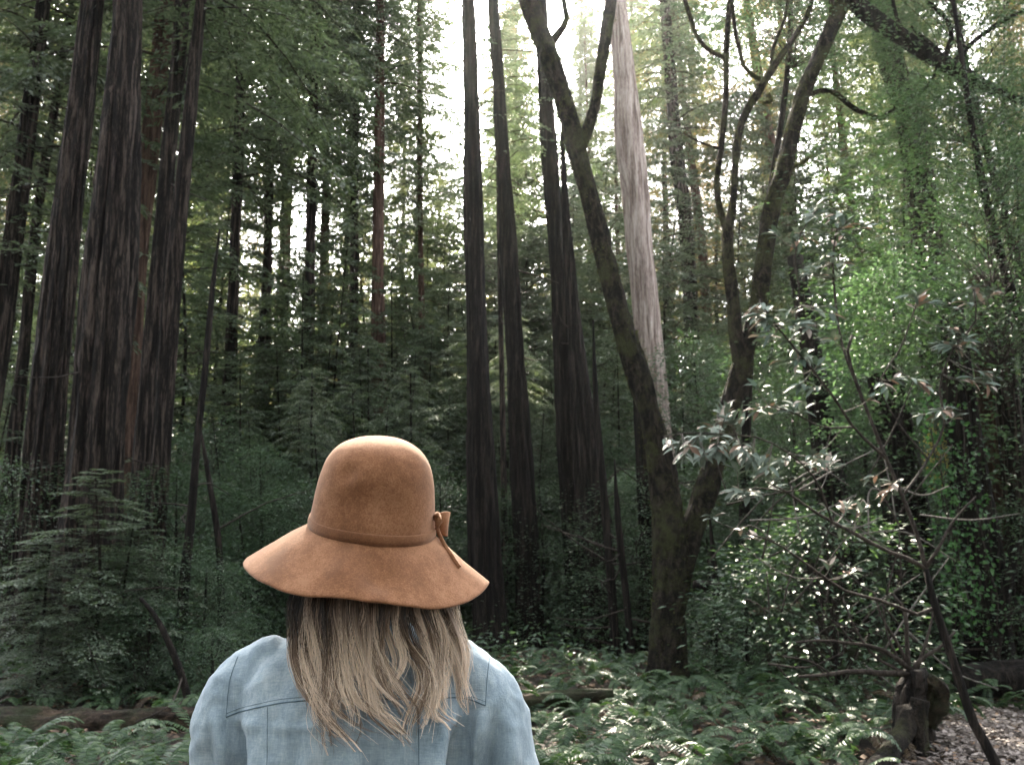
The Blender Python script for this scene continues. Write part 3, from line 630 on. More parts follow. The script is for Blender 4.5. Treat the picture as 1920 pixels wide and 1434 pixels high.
# ivy climbing the dark trunk
def ivy():
    T = thing('ivy', 'green ivy climbing the dark trunk near the right edge', 'ivy', (*P(1840, 1150, 11.0).xy, 0)); o = np.array(T.location); g, v = Geo(), Geo(); r = np.random.default_rng(3)
    for k in range(4):
        x0 = 1800 + r.uniform(0, 70); pts = [P(x0 + r.normal(0, 8) + (y - 1150) * .16, y, 10.88 + r.normal(0, .05)) for y in range(1180, 700, -60)]
        c = catmull(np.array(pts) - o, 30); tube(v, c, .008, 4); idx = r.integers(0, 30, 190); p = c[idx] + r.normal(0, .10, (190, 3)) * np.array([1, .5, 1])
        d = r.normal(0, 1, p.shape); d[:, 2] -= .6; leaf_quads(g, p, d, np.array([0, -1, .5]) + r.normal(0, .3, p.shape), r.uniform(.035, .07, 190), .05)
    v.obj('stem', M['twig'], T); g.obj('foliage', M['ivy'], T, False)
ivy()

# dark leafy crown hanging into the upper right corner, from a tree just outside the frame
reg(('over', 0), broad_crown(91, 5, 2.3, 190, 120, .085, .034, hollow=.05, spread=.27), 'bay_leaf')
reg(('over', 1), broad_crown(92, 5, 2.3, 190, 120, .085, .034, hollow=.05, spread=.27), 'bay_leaf')
def overhead(px, py, Yd, base_px, label, key, scale, seed, flat=.8):
    c = P(px, py, Yd); b = P(base_px, 1250, Yd + .8); gz = float(ground_z(b.x, b.y))
    T = thing('bay_laurel', label, 'tree', (b.x, b.y, gz)); o = np.array(T.location); g = Geo()
    path = catmull(np.array([(b.x, b.y, gz - .1), ((b.x * 2 + c.x) / 3, b.y, gz + (c.z - gz) * .45), (c.x, c.y, c.z), (c.x - .3, c.y - .2, c.z + 2.2)]) - o, 26)
    tube(g, path, np.linspace(.09, .02, 26), 10); g.obj('trunk', M['dark_bark'], T)
    put_crown(key, T, (c.x - o[0], c.y - o[1], c.z - o[2] - 2.2 * scale), Quaternion((0, 0, 1), seed), (scale, scale, scale * flat))
overhead(1850, 380, 9.8, 2150, 'dark glossy leaved bay laurel filling the upper right corner', ('over', 0), .78, 1)
overhead(1790, 20, 11.6, 2100, 'leafy bay laurel crown above the thick drooping limb', ('over', 1), .8, 2)
overhead(1480, -60, 13.5, 1390, 'sparse leafy crown over the tops of the forked stems', ('over', 0), .72, 3)

# ------------------------------------------------------------------ far trees
r = np.random.default_rng(99)
FB = [130, 430, 720, 1040, 1400]
def far_tree(px, Yd, H, k, mat='redwood_bark', cz=.25, width=1.0):
    b = P(px, 1000, Yd); gz = float(ground_z(b.x, Yd)); z = rel_label(px, Yd, ['slim distant conifer' if H < 24 else 'tall distant conifer'] if Yd < 52 else ['faint far conifer', 'pale far conifer'], ', deep in the wood')
    T = thing('distant_conifer', z, 'tree', (b.x, Yd, gz), 'distant conifers'); g = Geo()
    w = H * .0075 * r.uniform(.8, 1.3); path = catmull([(0, 0, -.2), (r.normal(0, .2), 0, H * .5), (r.normal(0, .3), 0, H)], 24)
    tube(g, path, np.linspace(w, .03, 24), 12, furrows(24, 12, H, k, .08)); g.obj('trunk', M[mat], T)
    s = H * (1 - cz) / 26; put_crown(('far', k % 4), T, (0, 0, H * cz), Quaternion((0, 0, 1), k * 1.3), (s * width, s * width, s))
FAR = []
for row, (Yd, n, j) in enumerate([(36, 11, 50), (46, 13, 45), (58, 15, 40), (72, 17, 35)]):
    for q in range(n):
        px = -120 + (q + .5 + r.normal(0, .18)) * 2160 / n
        H = r.uniform(24, 36) + row * 3
        if 780 < px < 945: H = [9, 12, 16, 21][row] + r.uniform(-1, 2)          # the bright opening over the hat
        elif 400 < px < 740: H = [12, 14, 17, 21][row] + r.uniform(-3, 4)       # the sunny gap
        elif 1380 < px < 1480 or 1560 < px < 1620: H *= .7
        yy = Yd + r.normal(0, 2); xx = (px - 960) / F * yy
        for tx, ty, tz in LANES:                                   # gaps in the far canopy through which the sun reaches the wood
            lat = abs(xx - (tx + math.tan(SUN_AZ) * (yy - ty)))
            if lat < 4.2: H = min(H, max(7, tz + (yy - ty) / math.cos(SUN_AZ) * math.tan(SUN_EL) - float(ground_z(xx, yy)) - .6))
        FAR.append((px, yy, H, len(FAR)))
for a in FAR: far_tree(*a, mat='red_bark' if a[3] % 3 == 0 else 'redwood_bark', width=r.uniform(.85, 1.25), cz=r.uniform(.12, .3))
# trees of the same wood standing behind and beside the camera: they close off the low sky there
def rear_tree(x, y, H, k):
    lab = f'tall conifer standing behind the photographer, outside the picture'
    lab = 'tall conifer outside the picture, ' + ('left of' if x < -6 else 'right of' if x > 6 else 'straight behind') + ' the photographer'
    T = thing('conifer', lab, 'tree', (x, y, float(ground_z(x, y))), 'conifers behind the camera'); g = Geo()
    path = catmull([(0, 0, -.2), (r.normal(0, .2), 0, H * .5), (0, 0, H)], 24); tube(g, path, np.linspace(.42, .04, 24), 14, furrows(24, 14, H, k, .08)); g.obj('trunk', M['redwood_bark'], T)
    sc = H * .9 / 26; put_crown(('far', k % 3), T, (0, 0, H * .1), Quaternion((0, 0, 1), k * 1.3), (sc * 1.5, sc * 1.5, sc))
for k, (x, y) in enumerate([(-16, -3), (-12, -9), (-17, -14), (-7, -13), (-2, -17), (4, -14), (9, -10), (13, -14), (15, -3), (18, -9), (-22, -8), (0, -24), (-10, -22), (9, -22), (-17, 4), (17, 4)]):
    rear_tree(x + r.normal(0, .6), y + r.normal(0, .6), r.uniform(20, 27), k)
# the wood beyond them, one mass
def far_woods():
    g = Geo(); r = np.random.default_rng(5); n = 90000
    x = r.uniform(-75, 75, n); y = r.uniform(84, 112, n); top = 13 + 11 * vnoise(np.stack([x * .13, y * .05, x * 0], -1), 21) + 8 * vnoise(np.stack([x * .5, y * .2, x * 0], -1), 22) + 5 * vnoise(np.stack([x * 2, y * .9, x * 0], -1), 23)
    z = ground_z(x, y) + top * r.random(n) ** .8
    p = np.stack([x, y, z], -1); d = r.normal(0, 1, p.shape); d[:, 2] -= .5
    leaf_quads(g, p, d, np.array([0, 0, 1.0]) + r.normal(0, .6, p.shape), r.uniform(.4, .95, n), .32)
    tag(g.obj('far_woods', M['needles_far'], None, False), 'hazy mass of foliage closing the wood far behind', 'woods', kind='stuff')
far_woods()

# ------------------------------------------------------------------ low cover on the forest floor
def low_cover():
    g = Geo(); r = np.random.default_rng(8); n = 42000
    y = 11.5 + 26 * r.random(n) ** 1.3; x = r.uniform(-.62, .62, n) * y
    p2 = np.stack([x * .9, y * .9, x * 0], -1); hgt = np.maximum(0.02, .55 + .55 * vnoise(p2, 31)) * np.minimum(1, (y - 10.5) / 3)
    z = ground_z(x, y) + hgt * r.random(n); p = np.stack([x, y, z], -1)
    d = r.normal(0, 1, p.shape); d[:, 2] = abs(d[:, 2]) * .3; leaf_quads(g, p, d, np.array([0, 0, 1.0]) + r.normal(0, .45, p.shape), r.uniform(.05, .12, n), .04)
    tag(g.obj('undergrowth', M['bay_leaf'], None, False), 'dim leafy undergrowth covering the forest floor between the trunks', 'undergrowth', kind='stuff')
low_cover()
def flakes(name, n, area, mat, L, W, label, seed, thick=.006):
    g = Geo(); r = np.random.default_rng(seed); x, y = area(r, n); n = len(x)
    z = ground_z(x, y) + .035 + vnoise(np.stack([x * 3, y * 3, x * 0], -1), 11) * .03 + r.uniform(0, .02, n)
    a = r.uniform(0, 6.28, n); l = r.uniform(*L, n)[:, None]; w = r.uniform(*W, n)[:, None]
    tl = r.normal(0, .25, (n, 2)); d = np.stack([np.cos(a), np.sin(a), tl[:, 0]], -1); s = np.stack([-np.sin(a), np.cos(a), tl[:, 1]], -1)
    c = np.stack([x, y, z], -1); up = np.array([0, 0, thick])
    q = [c - d * l * .5 - s * w * .35, c + d * l * .45 - s * w * .5, c + d * l * .5 + s * w * .4, c - d * l * .42 + s * w * .5]
    v = np.stack(q + [k + up for k in q], 1); k = np.arange(n)[:, None] * 8
    g.add(v.reshape(-1, 3), [k + np.array([[3, 2, 1, 0]]), k + np.array([[4, 5, 6, 7]]), k + np.array([[0, 1, 5, 4]]), k + np.array([[1, 2, 6, 5]]), k + np.array([[2, 3, 7, 6]]), k + np.array([[3, 0, 4, 7]])])
    tag(g.obj(name, M[mat], None, False), label, kind='stuff', cat=name.replace('_', ' '))
def chip_area(r, n):
    y = r.uniform(5.6, 10.2, n); x = r.uniform(1.6, 6.2, n); lim = 2.15 + (y - 6.2) * .62 + .35 * vnoise(np.stack([y * 1.3, x * 0, x * 0], -1), 6); m = x > lim + r.normal(0, .12, n); return x[m], y[m]
flakes('wood_chips', 26000, chip_area, 'chips', (.02, .075), (.012, .04), 'grey brown wood chips and dry leaves covering the path at lower right', 61)
flakes('leaf_litter', 16000, lambda r, n: (r.uniform(-6, 6, n), r.uniform(5, 14, n)), 'litter', (.03, .10), (.02, .045), 'brown fallen leaves scattered on the dark forest floor', 62, .003)

# ------------------------------------------------------------------ ferns
def frond_mesh(seed, arch, mat):
    r = np.random.default_rng(seed); g = Geo(); t = np.linspace(0, 1, 12)
    x = np.sin(t * (1.25 + arch * .5)) / (1.0 + arch * .1); z = .78 * t - (.55 + arch) * t ** 2.2
    c = np.stack([x * .9, .04 * np.sin(t * 3 + seed), z], -1); L = np.sum(np.linalg.norm(np.diff(c, axis=0), axis=1)); c = c / L
    tube(g, c, np.linspace(.007, .002, 12), 3, cap=False)
    n = 24; s = np.linspace(.14, .985, n); p = np.stack([np.interp(s, t, c[:, k]) for k in range(3)], -1)
    tan = unit(np.stack([np.interp(s, t, np.gradient(c[:, k])) for k in range(3)], -1))
    side = unit(np.cross(tan, [0, 0, 1.0])); nrm = np.cross(side, tan)
    ln = .165 * np.minimum(1, (s - .06) * 6) * (1 - s) ** .55 + .018
    for sg in (-1, 1):
        d = unit(side * sg + tan * .42 - nrm * .18 + r.normal(0, .06, p.shape))
        leaf_quads(g, p, d, nrm + r.normal(0, .12, p.shape), ln * r.uniform(.88, 1.1, n), .036, fold=.12, shape='hex')
    return g.mesh('frond', M[mat], False)
FR = [frond_mesh(k, a, 'fern') for k, a in enumerate((.0, .12, .25, .38, .5))]; FRD = [frond_mesh(9, .45, 'dead_frond')]
def fern(x, y, s, label, group, seed):
    r = np.random.default_rng(seed); T = thing('sword_fern', label, 'fern', (x, y, float(ground_z(x, y)) + .02), group)
    n = int(r.integers(7, 11))
    for k in range(n):
        me = FR[int(r.integers(0, 5))] if r.random() > .06 else FRD[0]
        o = link('frond', me, T, (r.normal(0, .02), r.normal(0, .02), 0)); o.rotation_euler = (r.normal(0, .15), r.uniform(-.35, .12), k * 6.283 / n + r.normal(0, .25))
        f = s * r.uniform(.7, 1.15); o.scale = (f, f, f)
FERNS = []
r = np.random.default_rng(17)
def try_fern(x, y, mind):
    if all((x - a) ** 2 + (y - b) ** 2 > mind ** 2 for a, b, _ in FERNS): FERNS.append((x, y, mind)); return True
for q in range(4200):
    y = r.uniform(6.2, 12.6); px = r.uniform(-60, 1980); x = (px - 960) / F * y
    right_limit = 2.15 + (y - 6.2) * .62
    if x > right_limit - .25 and not (y > 9.4 and x < 6.2): continue
    if px < 380 and 8.4 < y < 9.9: continue
    if 380 < px < 940 and y < 8.2: continue
    if math.hypot(x - fb.x, y - FY) < .45: continue
    if len(FERNS) < 178: try_fern(x, y, .31 + .02 * (y - 6))
FA = [(40, 9.1, 'fallen log end'), (250, 9.1, 'fallen log'), (350, 9.6, 'leaning dark sapling'), (400, 7, "left shoulder"), (700, 9, "person"), (985, 7.2, "right sleeve"), (1030, 9.4, 'short brown log'),
      (1120, 9.4, 'short log tip'), (1252, 11, 'mossy forked tree'), (1330, 12, 'dark fallen trunk'), (1510, 11.6, 'rotten reddish log'), (1650, 7.7, 'mossy root'), (1712, 7.9, 'gnarled stump'), (1790, 7.8, 'spindly sapling'), (1880, 10.2, 'dark mossy log')]
def fern_label(px, y, x):
    near = sorted(FA, key=lambda q: abs(q[0] - px) / F * y + .8 * abs(q[1] - y))[:4]; out = None
    for a, b, nm in near:
        dx, dy = (px - a) / F * y, y - b
        opts = ['behind the' if dy > 0 else 'in front of the'] if abs(dy) > abs(dx) else ['left of the' if dx < 0 else 'right of the']
        opts += [('behind and left of the' if dy > 0 else 'in front and left of the') if dx < 0 else ('behind and right of the' if dy > 0 else 'in front and right of the')]
        opts += ['close by the', 'a little ' + opts[0], 'well ' + opts[1].replace(' the', '') + ' of the' if False else 'a step ' + opts[1]]
        for o in opts:
            out = f'green sword fern {o} {nm}'.replace("the person's", "the person's")
            if out not in USED: USED.add(out); return out
    return out
for i, (x, y, _) in enumerate(FERNS):
    px = x / y * F + 960
    lab = fern_label(px, y, x)
    fern(x, y, r.uniform(.40, .68), lab, 'sword ferns on the forest floor', 1000 + i)

# ------------------------------------------------------------------ logs, stump, fallen branches, sign
def log(pts, Yd, label, mat, name='fallen_log', cat='log', nseg=30, depth=.12, seed=0, dy=None, roots=False, rim=True):
    W = px_path(pts, Yd, dy); o = W[0, :3].copy(); W[:, :3] -= o; L = np.linalg.norm(W[-1, :3] - W[0, :3]); rows = int(max(14, L * 12))
    T = thing(name, label, cat, o); c = catmull(W, rows); g = Geo(); q = np.stack(np.meshgrid(np.arange(rows) * .8, np.arange(nseg) * 22.0 / nseg, indexing='ij') + [np.zeros((rows, nseg))], -1) if False else np.stack([np.arange(rows)[:, None] * .55 + np.zeros((1, nseg)), np.arange(nseg)[None] * 14.0 / nseg + np.zeros((rows, 1)), np.zeros((rows, nseg))], -1)
    tube(g, c[:, :3], c[:, 3], nseg, furrows(rows, nseg, L, seed, depth * .6, .3) + depth * .9 * vnoise(q, seed)); g.obj('trunk', M[mat], T); return T, c
log([(-160, 1378, 92), (60, 1376, 96), (170, 1374, 92), (280, 1356, 62), (400, 1352, 52)], 9.1, 'fallen brown log lying across the lower left behind the ferns', 'log_bark', nseg=44, seed=71, depth=.14)
log([(950, 1322, 26), (1030, 1312, 30), (1110, 1304, 26), (1150, 1300, 18)], 9.4, 'short brown log half hidden by ferns right of the person', 'log_bark', seed=72)
log([(1800, 1280, 64), (1870, 1276, 68), (2050, 1268, 70)], 10.2, 'dark mossy log at the right edge beyond the wood chips', 'dark_bark', seed=73)
log([(1300, 1098, 20), (1380, 1103, 18), (1500, 1106, 14)], 12.2, 'dark horizontal fallen trunk right of the forked tree', 'dark_bark', nseg=14, seed=74, depth=.06)
log([(1405, 1150, 10), (1450, 1142, 12), (1502, 1132, 12)], 12.0, 'pale cut branch lying across the undergrowth', 'cut_wood', nseg=12, seed=75, depth=.03)
log([(1880, 1030, 11), (1905, 1024, 12), (1960, 1014, 12)], 12.5, 'short pale broken branch at the right edge', 'cut_wood', nseg=10, seed=76, depth=.03)
log([(1440, 1245, 30), (1500, 1228, 44), (1560, 1222, 46), (1620, 1235, 24)], 11.6, 'rotten reddish log behind the ferns left of the stump', 'log_bark', seed=77)

# gnarled stump with roots and bare shoots
SY = 7.9; sb = P(1712, 1385, SY); ST = thing('stump', 'gnarled dark stump with a mossy root and bare shoots', 'stump', (sb.x, SY, float(ground_z(sb.x, SY))))
sg = np.array(ST.location)
limb(ST, sg, 'trunk', [(1716, 1420, 92), (1716, 1370, 76), (1714, 1320, 70), (1716, 1280, 66), (1712, 1254, 50)], SY, 'dark_bark', nseg=26, seed=51, depth=.2, rows=24)
limb(ST, sg, 'root', [(1704, 1330, 40), (1694, 1370, 42), (1672, 1404, 40), (1645, 1436, 44), (1610, 1462, 38)], SY - .15, 'mossy_bark', dy=[0, -.1, -.3, -.5, -.7], nseg=18, seed=52, depth=.12, rows=18)
limb(ST, sg, 'root', [(1724, 1310, 36), (1716, 1360, 40), (1720, 1420, 46)], SY - .2, 'mossy_bark', nseg=16, seed=53, depth=.12, rows=14)
limb(ST, sg, 'burl', [(1735, 1270, 30), (1752, 1300, 54), (1748, 1335, 46), (1740, 1362, 26)], SY - .02, 'log_bark', nseg=20, seed=54, depth=.3, rows=16)
for s, pts in enumerate([
    [(1708, 1262, 13), (1660, 1262, 11), (1600, 1258, 9), (1540, 1266, 7), (1498, 1268, 5)],
    [(1712, 1258, 12), (1690, 1240, 10), (1650, 1215, 8), (1590, 1205, 6), (1540, 1200, 5), (1492, 1204, 4)],
    [(1714, 1256, 12), (1722, 1240, 10), (1760, 1215, 7), (1790, 1185, 5)],
    [(1704, 1258, 10), (1700, 1200, 8), (1694, 1140, 7), (1672, 1112, 5)],
    [(1708, 1256, 8), (1680, 1200, 6), (1650, 1150, 4), (1640, 1110, 3)],
    [(1700, 1262, 7), (1640, 1230, 5), (1600, 1170, 4), (1580, 1120, 3)],
    [(1690, 1246, 6), (1664, 1190, 4), (1655, 1130, 3)],
    [(1720, 1252, 8), (1740, 1190, 5), (1752, 1140, 4)],
    [(1560, 1264, 4), (1520, 1240, 3), (1470, 1230, 2.5)],
    [(1600, 1206, 4), (1570, 1170, 3), (1540, 1150, 2.5)]]):
    limb(ST, sg, 'shoot', pts, SY, 'twig', nseg=7, seed=60 + s)
# tangle of bare fallen branches right of the forked tree
BT = thing('bare_branches', 'tangle of bare fallen branches behind the ferns right of the forked tree', 'branches', tuple(P(1420, 1250, 9.0))); bo = np.array(BT.location); r = np.random.default_rng(44)
for s in range(44):
    x = r.uniform(1360, 1740); y = r.uniform(880, 1250); a = r.normal(-.5, .8); L = r.uniform(70, 210); b = r.normal(0, 22)
    pts = [(x, y, r.uniform(2, 5)), (x + L * .5 * math.cos(a), y + L * .5 * math.sin(a) + b, 3), (x + L * math.cos(a), y + L * math.sin(a), 2)]
    limb(BT, bo, 'branch', pts, 9.0 + r.normal(0, .5), 'twig' if s % 3 else 'grey_twig', nseg=6, seed=s, rows=9)
# small pale trail sign
sp = P(1537, 1186, 11.9); SG = thing('trail_sign', 'tiny pale trail marker on a post deep in the undergrowth', 'sign', (sp.x, 11.9, float(ground_z(sp.x, 11.9))))
def box(g, c, s):
    v = np.array([[x, y, z] for x in (-1, 1) for y in (-1, 1) for z in (-1, 1)]) * np.array(s) / 2 + np.array(c)
    g.add(v, [np.array([[0, 1, 3, 2], [4, 6, 7, 5], [0, 4, 5, 1], [2, 3, 7, 6], [0, 2, 6, 4], [1, 5, 7, 3]])])
hz = sp.z - SG.location.z
g = Geo(); box(g, (0, .03, hz / 2), (.035, .035, hz + .1)); g.obj('post', M['cut_wood'], SG, False)
g = Geo(); box(g, (0, 0, hz), (.12, .012, .15)); g.obj('plate', M['white_paint'], SG, False)

# ------------------------------------------------------------------ sapling with large leathery leaves
LY = 6.9; lb = P(1871, 1446, LY); LT = thing('tanoak_sapling', 'spindly sapling with large grey green leathery leaves and some withered pink ones', 'sapling', (lb.x, LY, float(ground_z(lb.x, LY))))
lo = np.array(LT.location); BR = []
def lbranch(pts, name='branch', mat='twig', dy=None):
    o, c = limb(LT, lo, name, pts, LY, mat, dy=dy, nseg=8, seed=len(BR) + 80, depth=.05); BR.append(c); return c
lbranch([(1876, 1462, 22), (1862, 1420, 20), (1826, 1355, 18), (1805, 1295, 17), (1778, 1212, 16), (1752, 1131, 14), (1736, 1066, 11)], 'trunk', 'dark_bark')
lbranch([(1736, 1066, 9), (1700, 1046, 8), (1660, 1032, 7), (1610, 1004, 7), (1560, 978, 6), (1520, 955, 5), (1480, 925, 4), (1440, 905, 3)])
lbranch([(1738, 1062, 8), (1764, 1020, 6), (1782, 985, 5), (1806, 955, 4), (1830, 930, 3)])
lbranch([(1736, 1066, 9), (1722, 1010, 8), (1692, 930, 8), (1662, 860, 7), (1634, 790, 7), (1612, 735, 7), (1596, 690, 7), (1590, 645, 6), (1598, 628, 5)])
lbranch([(1752, 1140, 8), (1720, 1152, 7), (1690, 1140, 6), (1640, 1122, 6), (1590, 1110, 5), (1545, 1082, 5), (1500, 1048, 4), (1450, 1015, 3), (1400, 1000, 3)])
lbranch([(1662, 860, 6), (1600, 800, 5), (1560, 740, 5), (1520, 690, 5), (1480, 640, 4), (1440, 590, 4), (1425, 560, 3)], dy=[0, -.1, -.2, -.2, -.2, -.2, -.2])
lbranch([(1612, 735, 5), (1580, 650, 5), (1566, 560, 5), (1562, 480, 4), (1575, 400, 3)], dy=[0, .1, .1, .1, .1])
lbranch([(1692, 930, 5), (1740, 860, 5), (1770, 800, 5), (1762, 720, 4), (1790, 650, 4), (1830, 600, 4), (1825, 540, 3)], dy=[0, .2, .2, .2, .2, .2, .2])
lbranch([(1560, 978, 4), (1530, 900, 4), (1480, 850, 3), (1420, 820, 3), (1360, 815, 3), (1290, 812, 2.5), (1245, 818, 2)], dy=[0, -.1, -.2, -.2, -.2, -.2, -.2])
lbranch([(1480, 925, 3), (1430, 915, 2.5), (1385, 918, 2)])
lbranch([(1600, 800, 4), (1540, 800, 3), (1480, 770, 3), (1440, 760, 2.5)], dy=[0, -.1, -.1, -.1])
lbranch([(1480, 640, 3), (1500, 560, 3), (1490, 480, 3), (1510, 420, 2.5), (1545, 380, 2)], dy=[0, 0, 0, 0, 0])
lbranch([(1740, 860, 4), (1690, 800, 3), (1650, 720, 3), (1690, 650, 3), (1720, 560, 2)])
lbranch([(1545, 1082, 3), (1500, 1085, 2.5), (1440, 1060, 2), (1390, 1020, 2)], mat='grey_twig')
lbranch([(1450, 1015, 3), (1410, 985, 2.5), (1375, 990, 2), (1340, 975, 2)], mat='grey_twig')
def big_leaf(mat, seed):
    r = np.random.default_rng(seed); t = np.linspace(0, 1, 7); w = np.array([.03, .30, .46, .50, .40, .22, .0]) * .34; cz = -.16 * t ** 2 * (1 + .5 * r.normal()); fo = .10 + .06 * r.random()
    v = []; f = []
    for k in range(7):
        v += [(t[k], -w[k], cz[k] + w[k] * fo * 3), (t[k], 0, cz[k]), (t[k], w[k], cz[k] + w[k] * fo * 3)]
    for k in range(6):
        a = k * 3; f += [[a, a + 3, a + 4, a + 1], [a + 1, a + 4, a + 5, a + 2]]
    g = Geo(); g.add(v, np.array(f)); return g.mesh('leaf', M[mat], True)
BL = [big_leaf('big_leaf', k) for k in range(3)]; PL = [big_leaf('pale_leaf', 5)]; DL = [big_leaf('dead_leaf', 6)]
CL = [  # centre px, spread px, number of whorls, depth offset, share of withered leaves
 (1285, 826, 50, 4, -.2, .18), (1352, 800, 45, 4, -.2, .2), (1398, 850, 35, 3, -.2, .15), (1345, 842, 35, 3, -.2, .3), (1450, 888, 50, 4, -.1, .12), (1400, 915, 35, 2, -.1, .1), (1520, 862, 45, 3, -.1, .25),
 (1450, 760, 45, 3, -.1, .15), (1490, 690, 55, 5, -.2, .08), (1460, 610, 50, 4, -.2, .15), (1425, 590, 30, 2, -.2, .4), (1520, 600, 50, 4, -.1, .12), (1560, 500, 55, 4, .1, .1), (1500, 440, 45, 4, 0, .08), (1545, 395, 45, 3, 0, .1),
 (1590, 420, 40, 2, .1, .2), (1790, 640, 50, 4, .2, .25), (1825, 560, 40, 3, .2, .25), (1770, 780, 40, 3, .2, .2), (1690, 720, 45, 2, 0, .5), (1720, 560, 40, 2, 0, .3), (1650, 910, 40, 2, 0, .6), (1590, 960, 40, 2, 0, .4), (1840, 700, 35, 2, .2, .5), (1420, 1010, 60, 1, 0, .6), (1560, 1070, 60, 1, 0, .7)]
allc = np.concatenate(BR); r = np.random.default_rng(31); nleaf = 0; extra = Geo(); tw = Geo()
for cx, cy, sp_, nw, dyo, wf in CL:
    for w_ in range(int(nw * 2.6 + .5)):
        q = np.array(P(cx + r.normal(0, sp_ * .55), cy + r.normal(0, sp_ * .32), LY + dyo + r.normal(0, .12))) - lo
        i = int(np.argmin(np.linalg.norm(allc[:, :3] - q, axis=1))); a = allc[i, :3]; ax = unit(q - a + np.array([-.02, -.02, .01]))
        tube(tw, catmull([a, (a + q) / 2 + np.array([0, 0, -.012]), q], 6), np.linspace(.004, .0022, 6), 4, cap=False)
        m = int(r.integers(4, 8))
        for k in range(m):
            ang = k * 2.4 + r.normal(0, .3); u = unit(np.cross(ax, [0, 0, 1.0]) + 1e-6); v = np.cross(u, ax)
            d = unit(ax * .75 + u * math.cos(ang) * .9 + v * math.sin(ang) * .35 + r.normal(0, .12, 3)); up = unit(np.array([0, -.25, 1.0]) + r.normal(0, .25, 3))
            s_ = unit(np.cross(up, d)); n_ = np.cross(d, s_)
            me = (DL if r.random() < .4 else PL)[0] if r.random() < wf * .8 else BL[int(r.integers(0, 3))]
            sc = r.uniform(.085, .13)
            mx = Matrix(((d[0] * sc, s_[0] * sc, n_[0] * sc, q[0] - ax[0] * .012 * k), (d[1] * sc, s_[1] * sc, n_[1] * sc, q[1] - ax[1] * .012 * k), (d[2] * sc, s_[2] * sc, n_[2] * sc, q[2] - ax[2] * .012 * k), (0, 0, 0, 1)))
            if nleaf < 300 or me not in BL: o = link('leaf', me, LT); o.matrix_local = mx; nleaf += 1
            else:
                vv = np.array([mx @ q_.co for q_ in me.vertices]); extra.add(vv, np.array([list(p_.vertices) for p_ in me.polygons]))
tag(extra.obj('leaves', M['big_leaf'], LT), kind='stuff')
tag(tw.obj('twigs', M['grey_twig'], LT), kind='stuff')
# small orange leaves caught on the mossy stem
for px, py in ((1206, 668), (1222, 700), (1228, 722), (1246, 752), (1188, 1280)):
    p = np.array(P(px, py, FY - .05)) - fo; o = link('dead_leaf', DL[0], FT, tuple(p)); o.scale = (.085,) * 3; o.rotation_euler = (.3, .1, random.uniform(-.5, .5))

# ------------------------------------------------------------------ the person, seen from behind
PY = 1.60; PX = (672 - 960) / F * PY
def remeshed(g, voxel, smooth_it=8):
    me = g.mesh('tmp', None); o = link('tmp', me)
    m = o.modifiers.new('r', 'REMESH'); m.mode = 'VOXEL'; m.voxel_size = voxel; m.use_smooth_shade = True
    if smooth_it: s = o.modifiers.new('s', 'SMOOTH'); s.iterations = smooth_it; s.factor = .5
    ev = o.evaluated_get(bpy.context.evaluated_depsgraph_get()); out = bpy.data.meshes.new_from_object(ev)
    bpy.data.objects.remove(o); bpy.data.meshes.remove(me); return out
def loft(g, secs, nseg=40, n=40, power=2.3):
    """secs: (x, y, z, half width, half depth)"""
    c = catmull(np.array(secs, float), n); a = np.linspace(0, 2 * math.pi, nseg, endpoint=False)
    ca, sa = np.cos(a), np.sin(a); ex = np.sign(ca) * abs(ca) ** (2 / power); ey = np.sign(sa) * abs(sa) ** (2 / power)
    v = np.stack([c[:, 0:1] + c[:, 3:4] * ex, c[:, 1:2] + c[:, 4:5] * ey, c[:, 2:3] + 0 * ex], -1)
    i = np.arange(n - 1)[:, None] * nseg; j = np.arange(nseg)[None]; j2 = (j + 1) % nseg
    f = np.stack([i + j, i + j2, i + nseg + j2, i + nseg + j], -1).reshape(-1, 4); k = n * nseg; jj = np.arange(nseg); jn = (jj + 1) % nseg
    flip = c[-1, 2] < c[0, 2]
    vv = np.vstack([v.reshape(-1, 3), c[0, :3], c[-1, :3]]); c0 = np.stack([jn, jj, np.full(nseg, k)], -1); c1 = np.stack([(n - 1) * nseg + jj, (n - 1) * nseg + jn, np.full(nseg, k + 1)], -1)
    if flip: f, c0, c1 = f[:, ::-1], c0[:, ::-1], c1[:, ::-1]
    g.add(vv, [f, c0, c1])
gzp = float(ground_z(PX, PY))
PT = thing('person', 'person seen from behind in a faded light blue denim shirt with long streaked blond hair', 'person', (PX, PY, gzp))
po = np.array(PT.location)
def tb(g, pts, n=18, seg=14): c = catmull(np.array(pts, float), n); tube(g, c[:, :3], c[:, 3], seg)
def at0(z): return z - gzp
g = Geo()   # body: one continuous mesh
loft(g, [(0, 0, .86, .16, .11), (0, 0, .95, .165, .115), (0, 0, 1.08, .135, .10), (0, .0, 1.22, .15, .105), (0, 0, 1.33, .155, .09), (0, 0, 1.385, .12, .07), (0, .005, 1.44, .055, .055), (0, .012, 1.53, .052, .056)])
loft(g, [(.012, .03, 1.475, .03, .04), (.016, .03, 1.50, .052, .075), (.018, .020, 1.55, .068, .088), (.020, .010, 1.60, .074, .092), (.022, 0, 1.65, .070, .086), (.024, -.006, 1.685, .045, .058), (.024, -.008, 1.705, .02, .02)], power=2.05)
tb(g, [(.018, .092, 1.60, .008), (.018, .116, 1.565, .013), (.018, .104, 1.553, .012)], 8, 8)                 # nose
tb(g, [(-.004, .094, 1.522, .008), (.016, .104, 1.522, .010), (.036, .094, 1.522, .008)], 8, 8)         # mouth
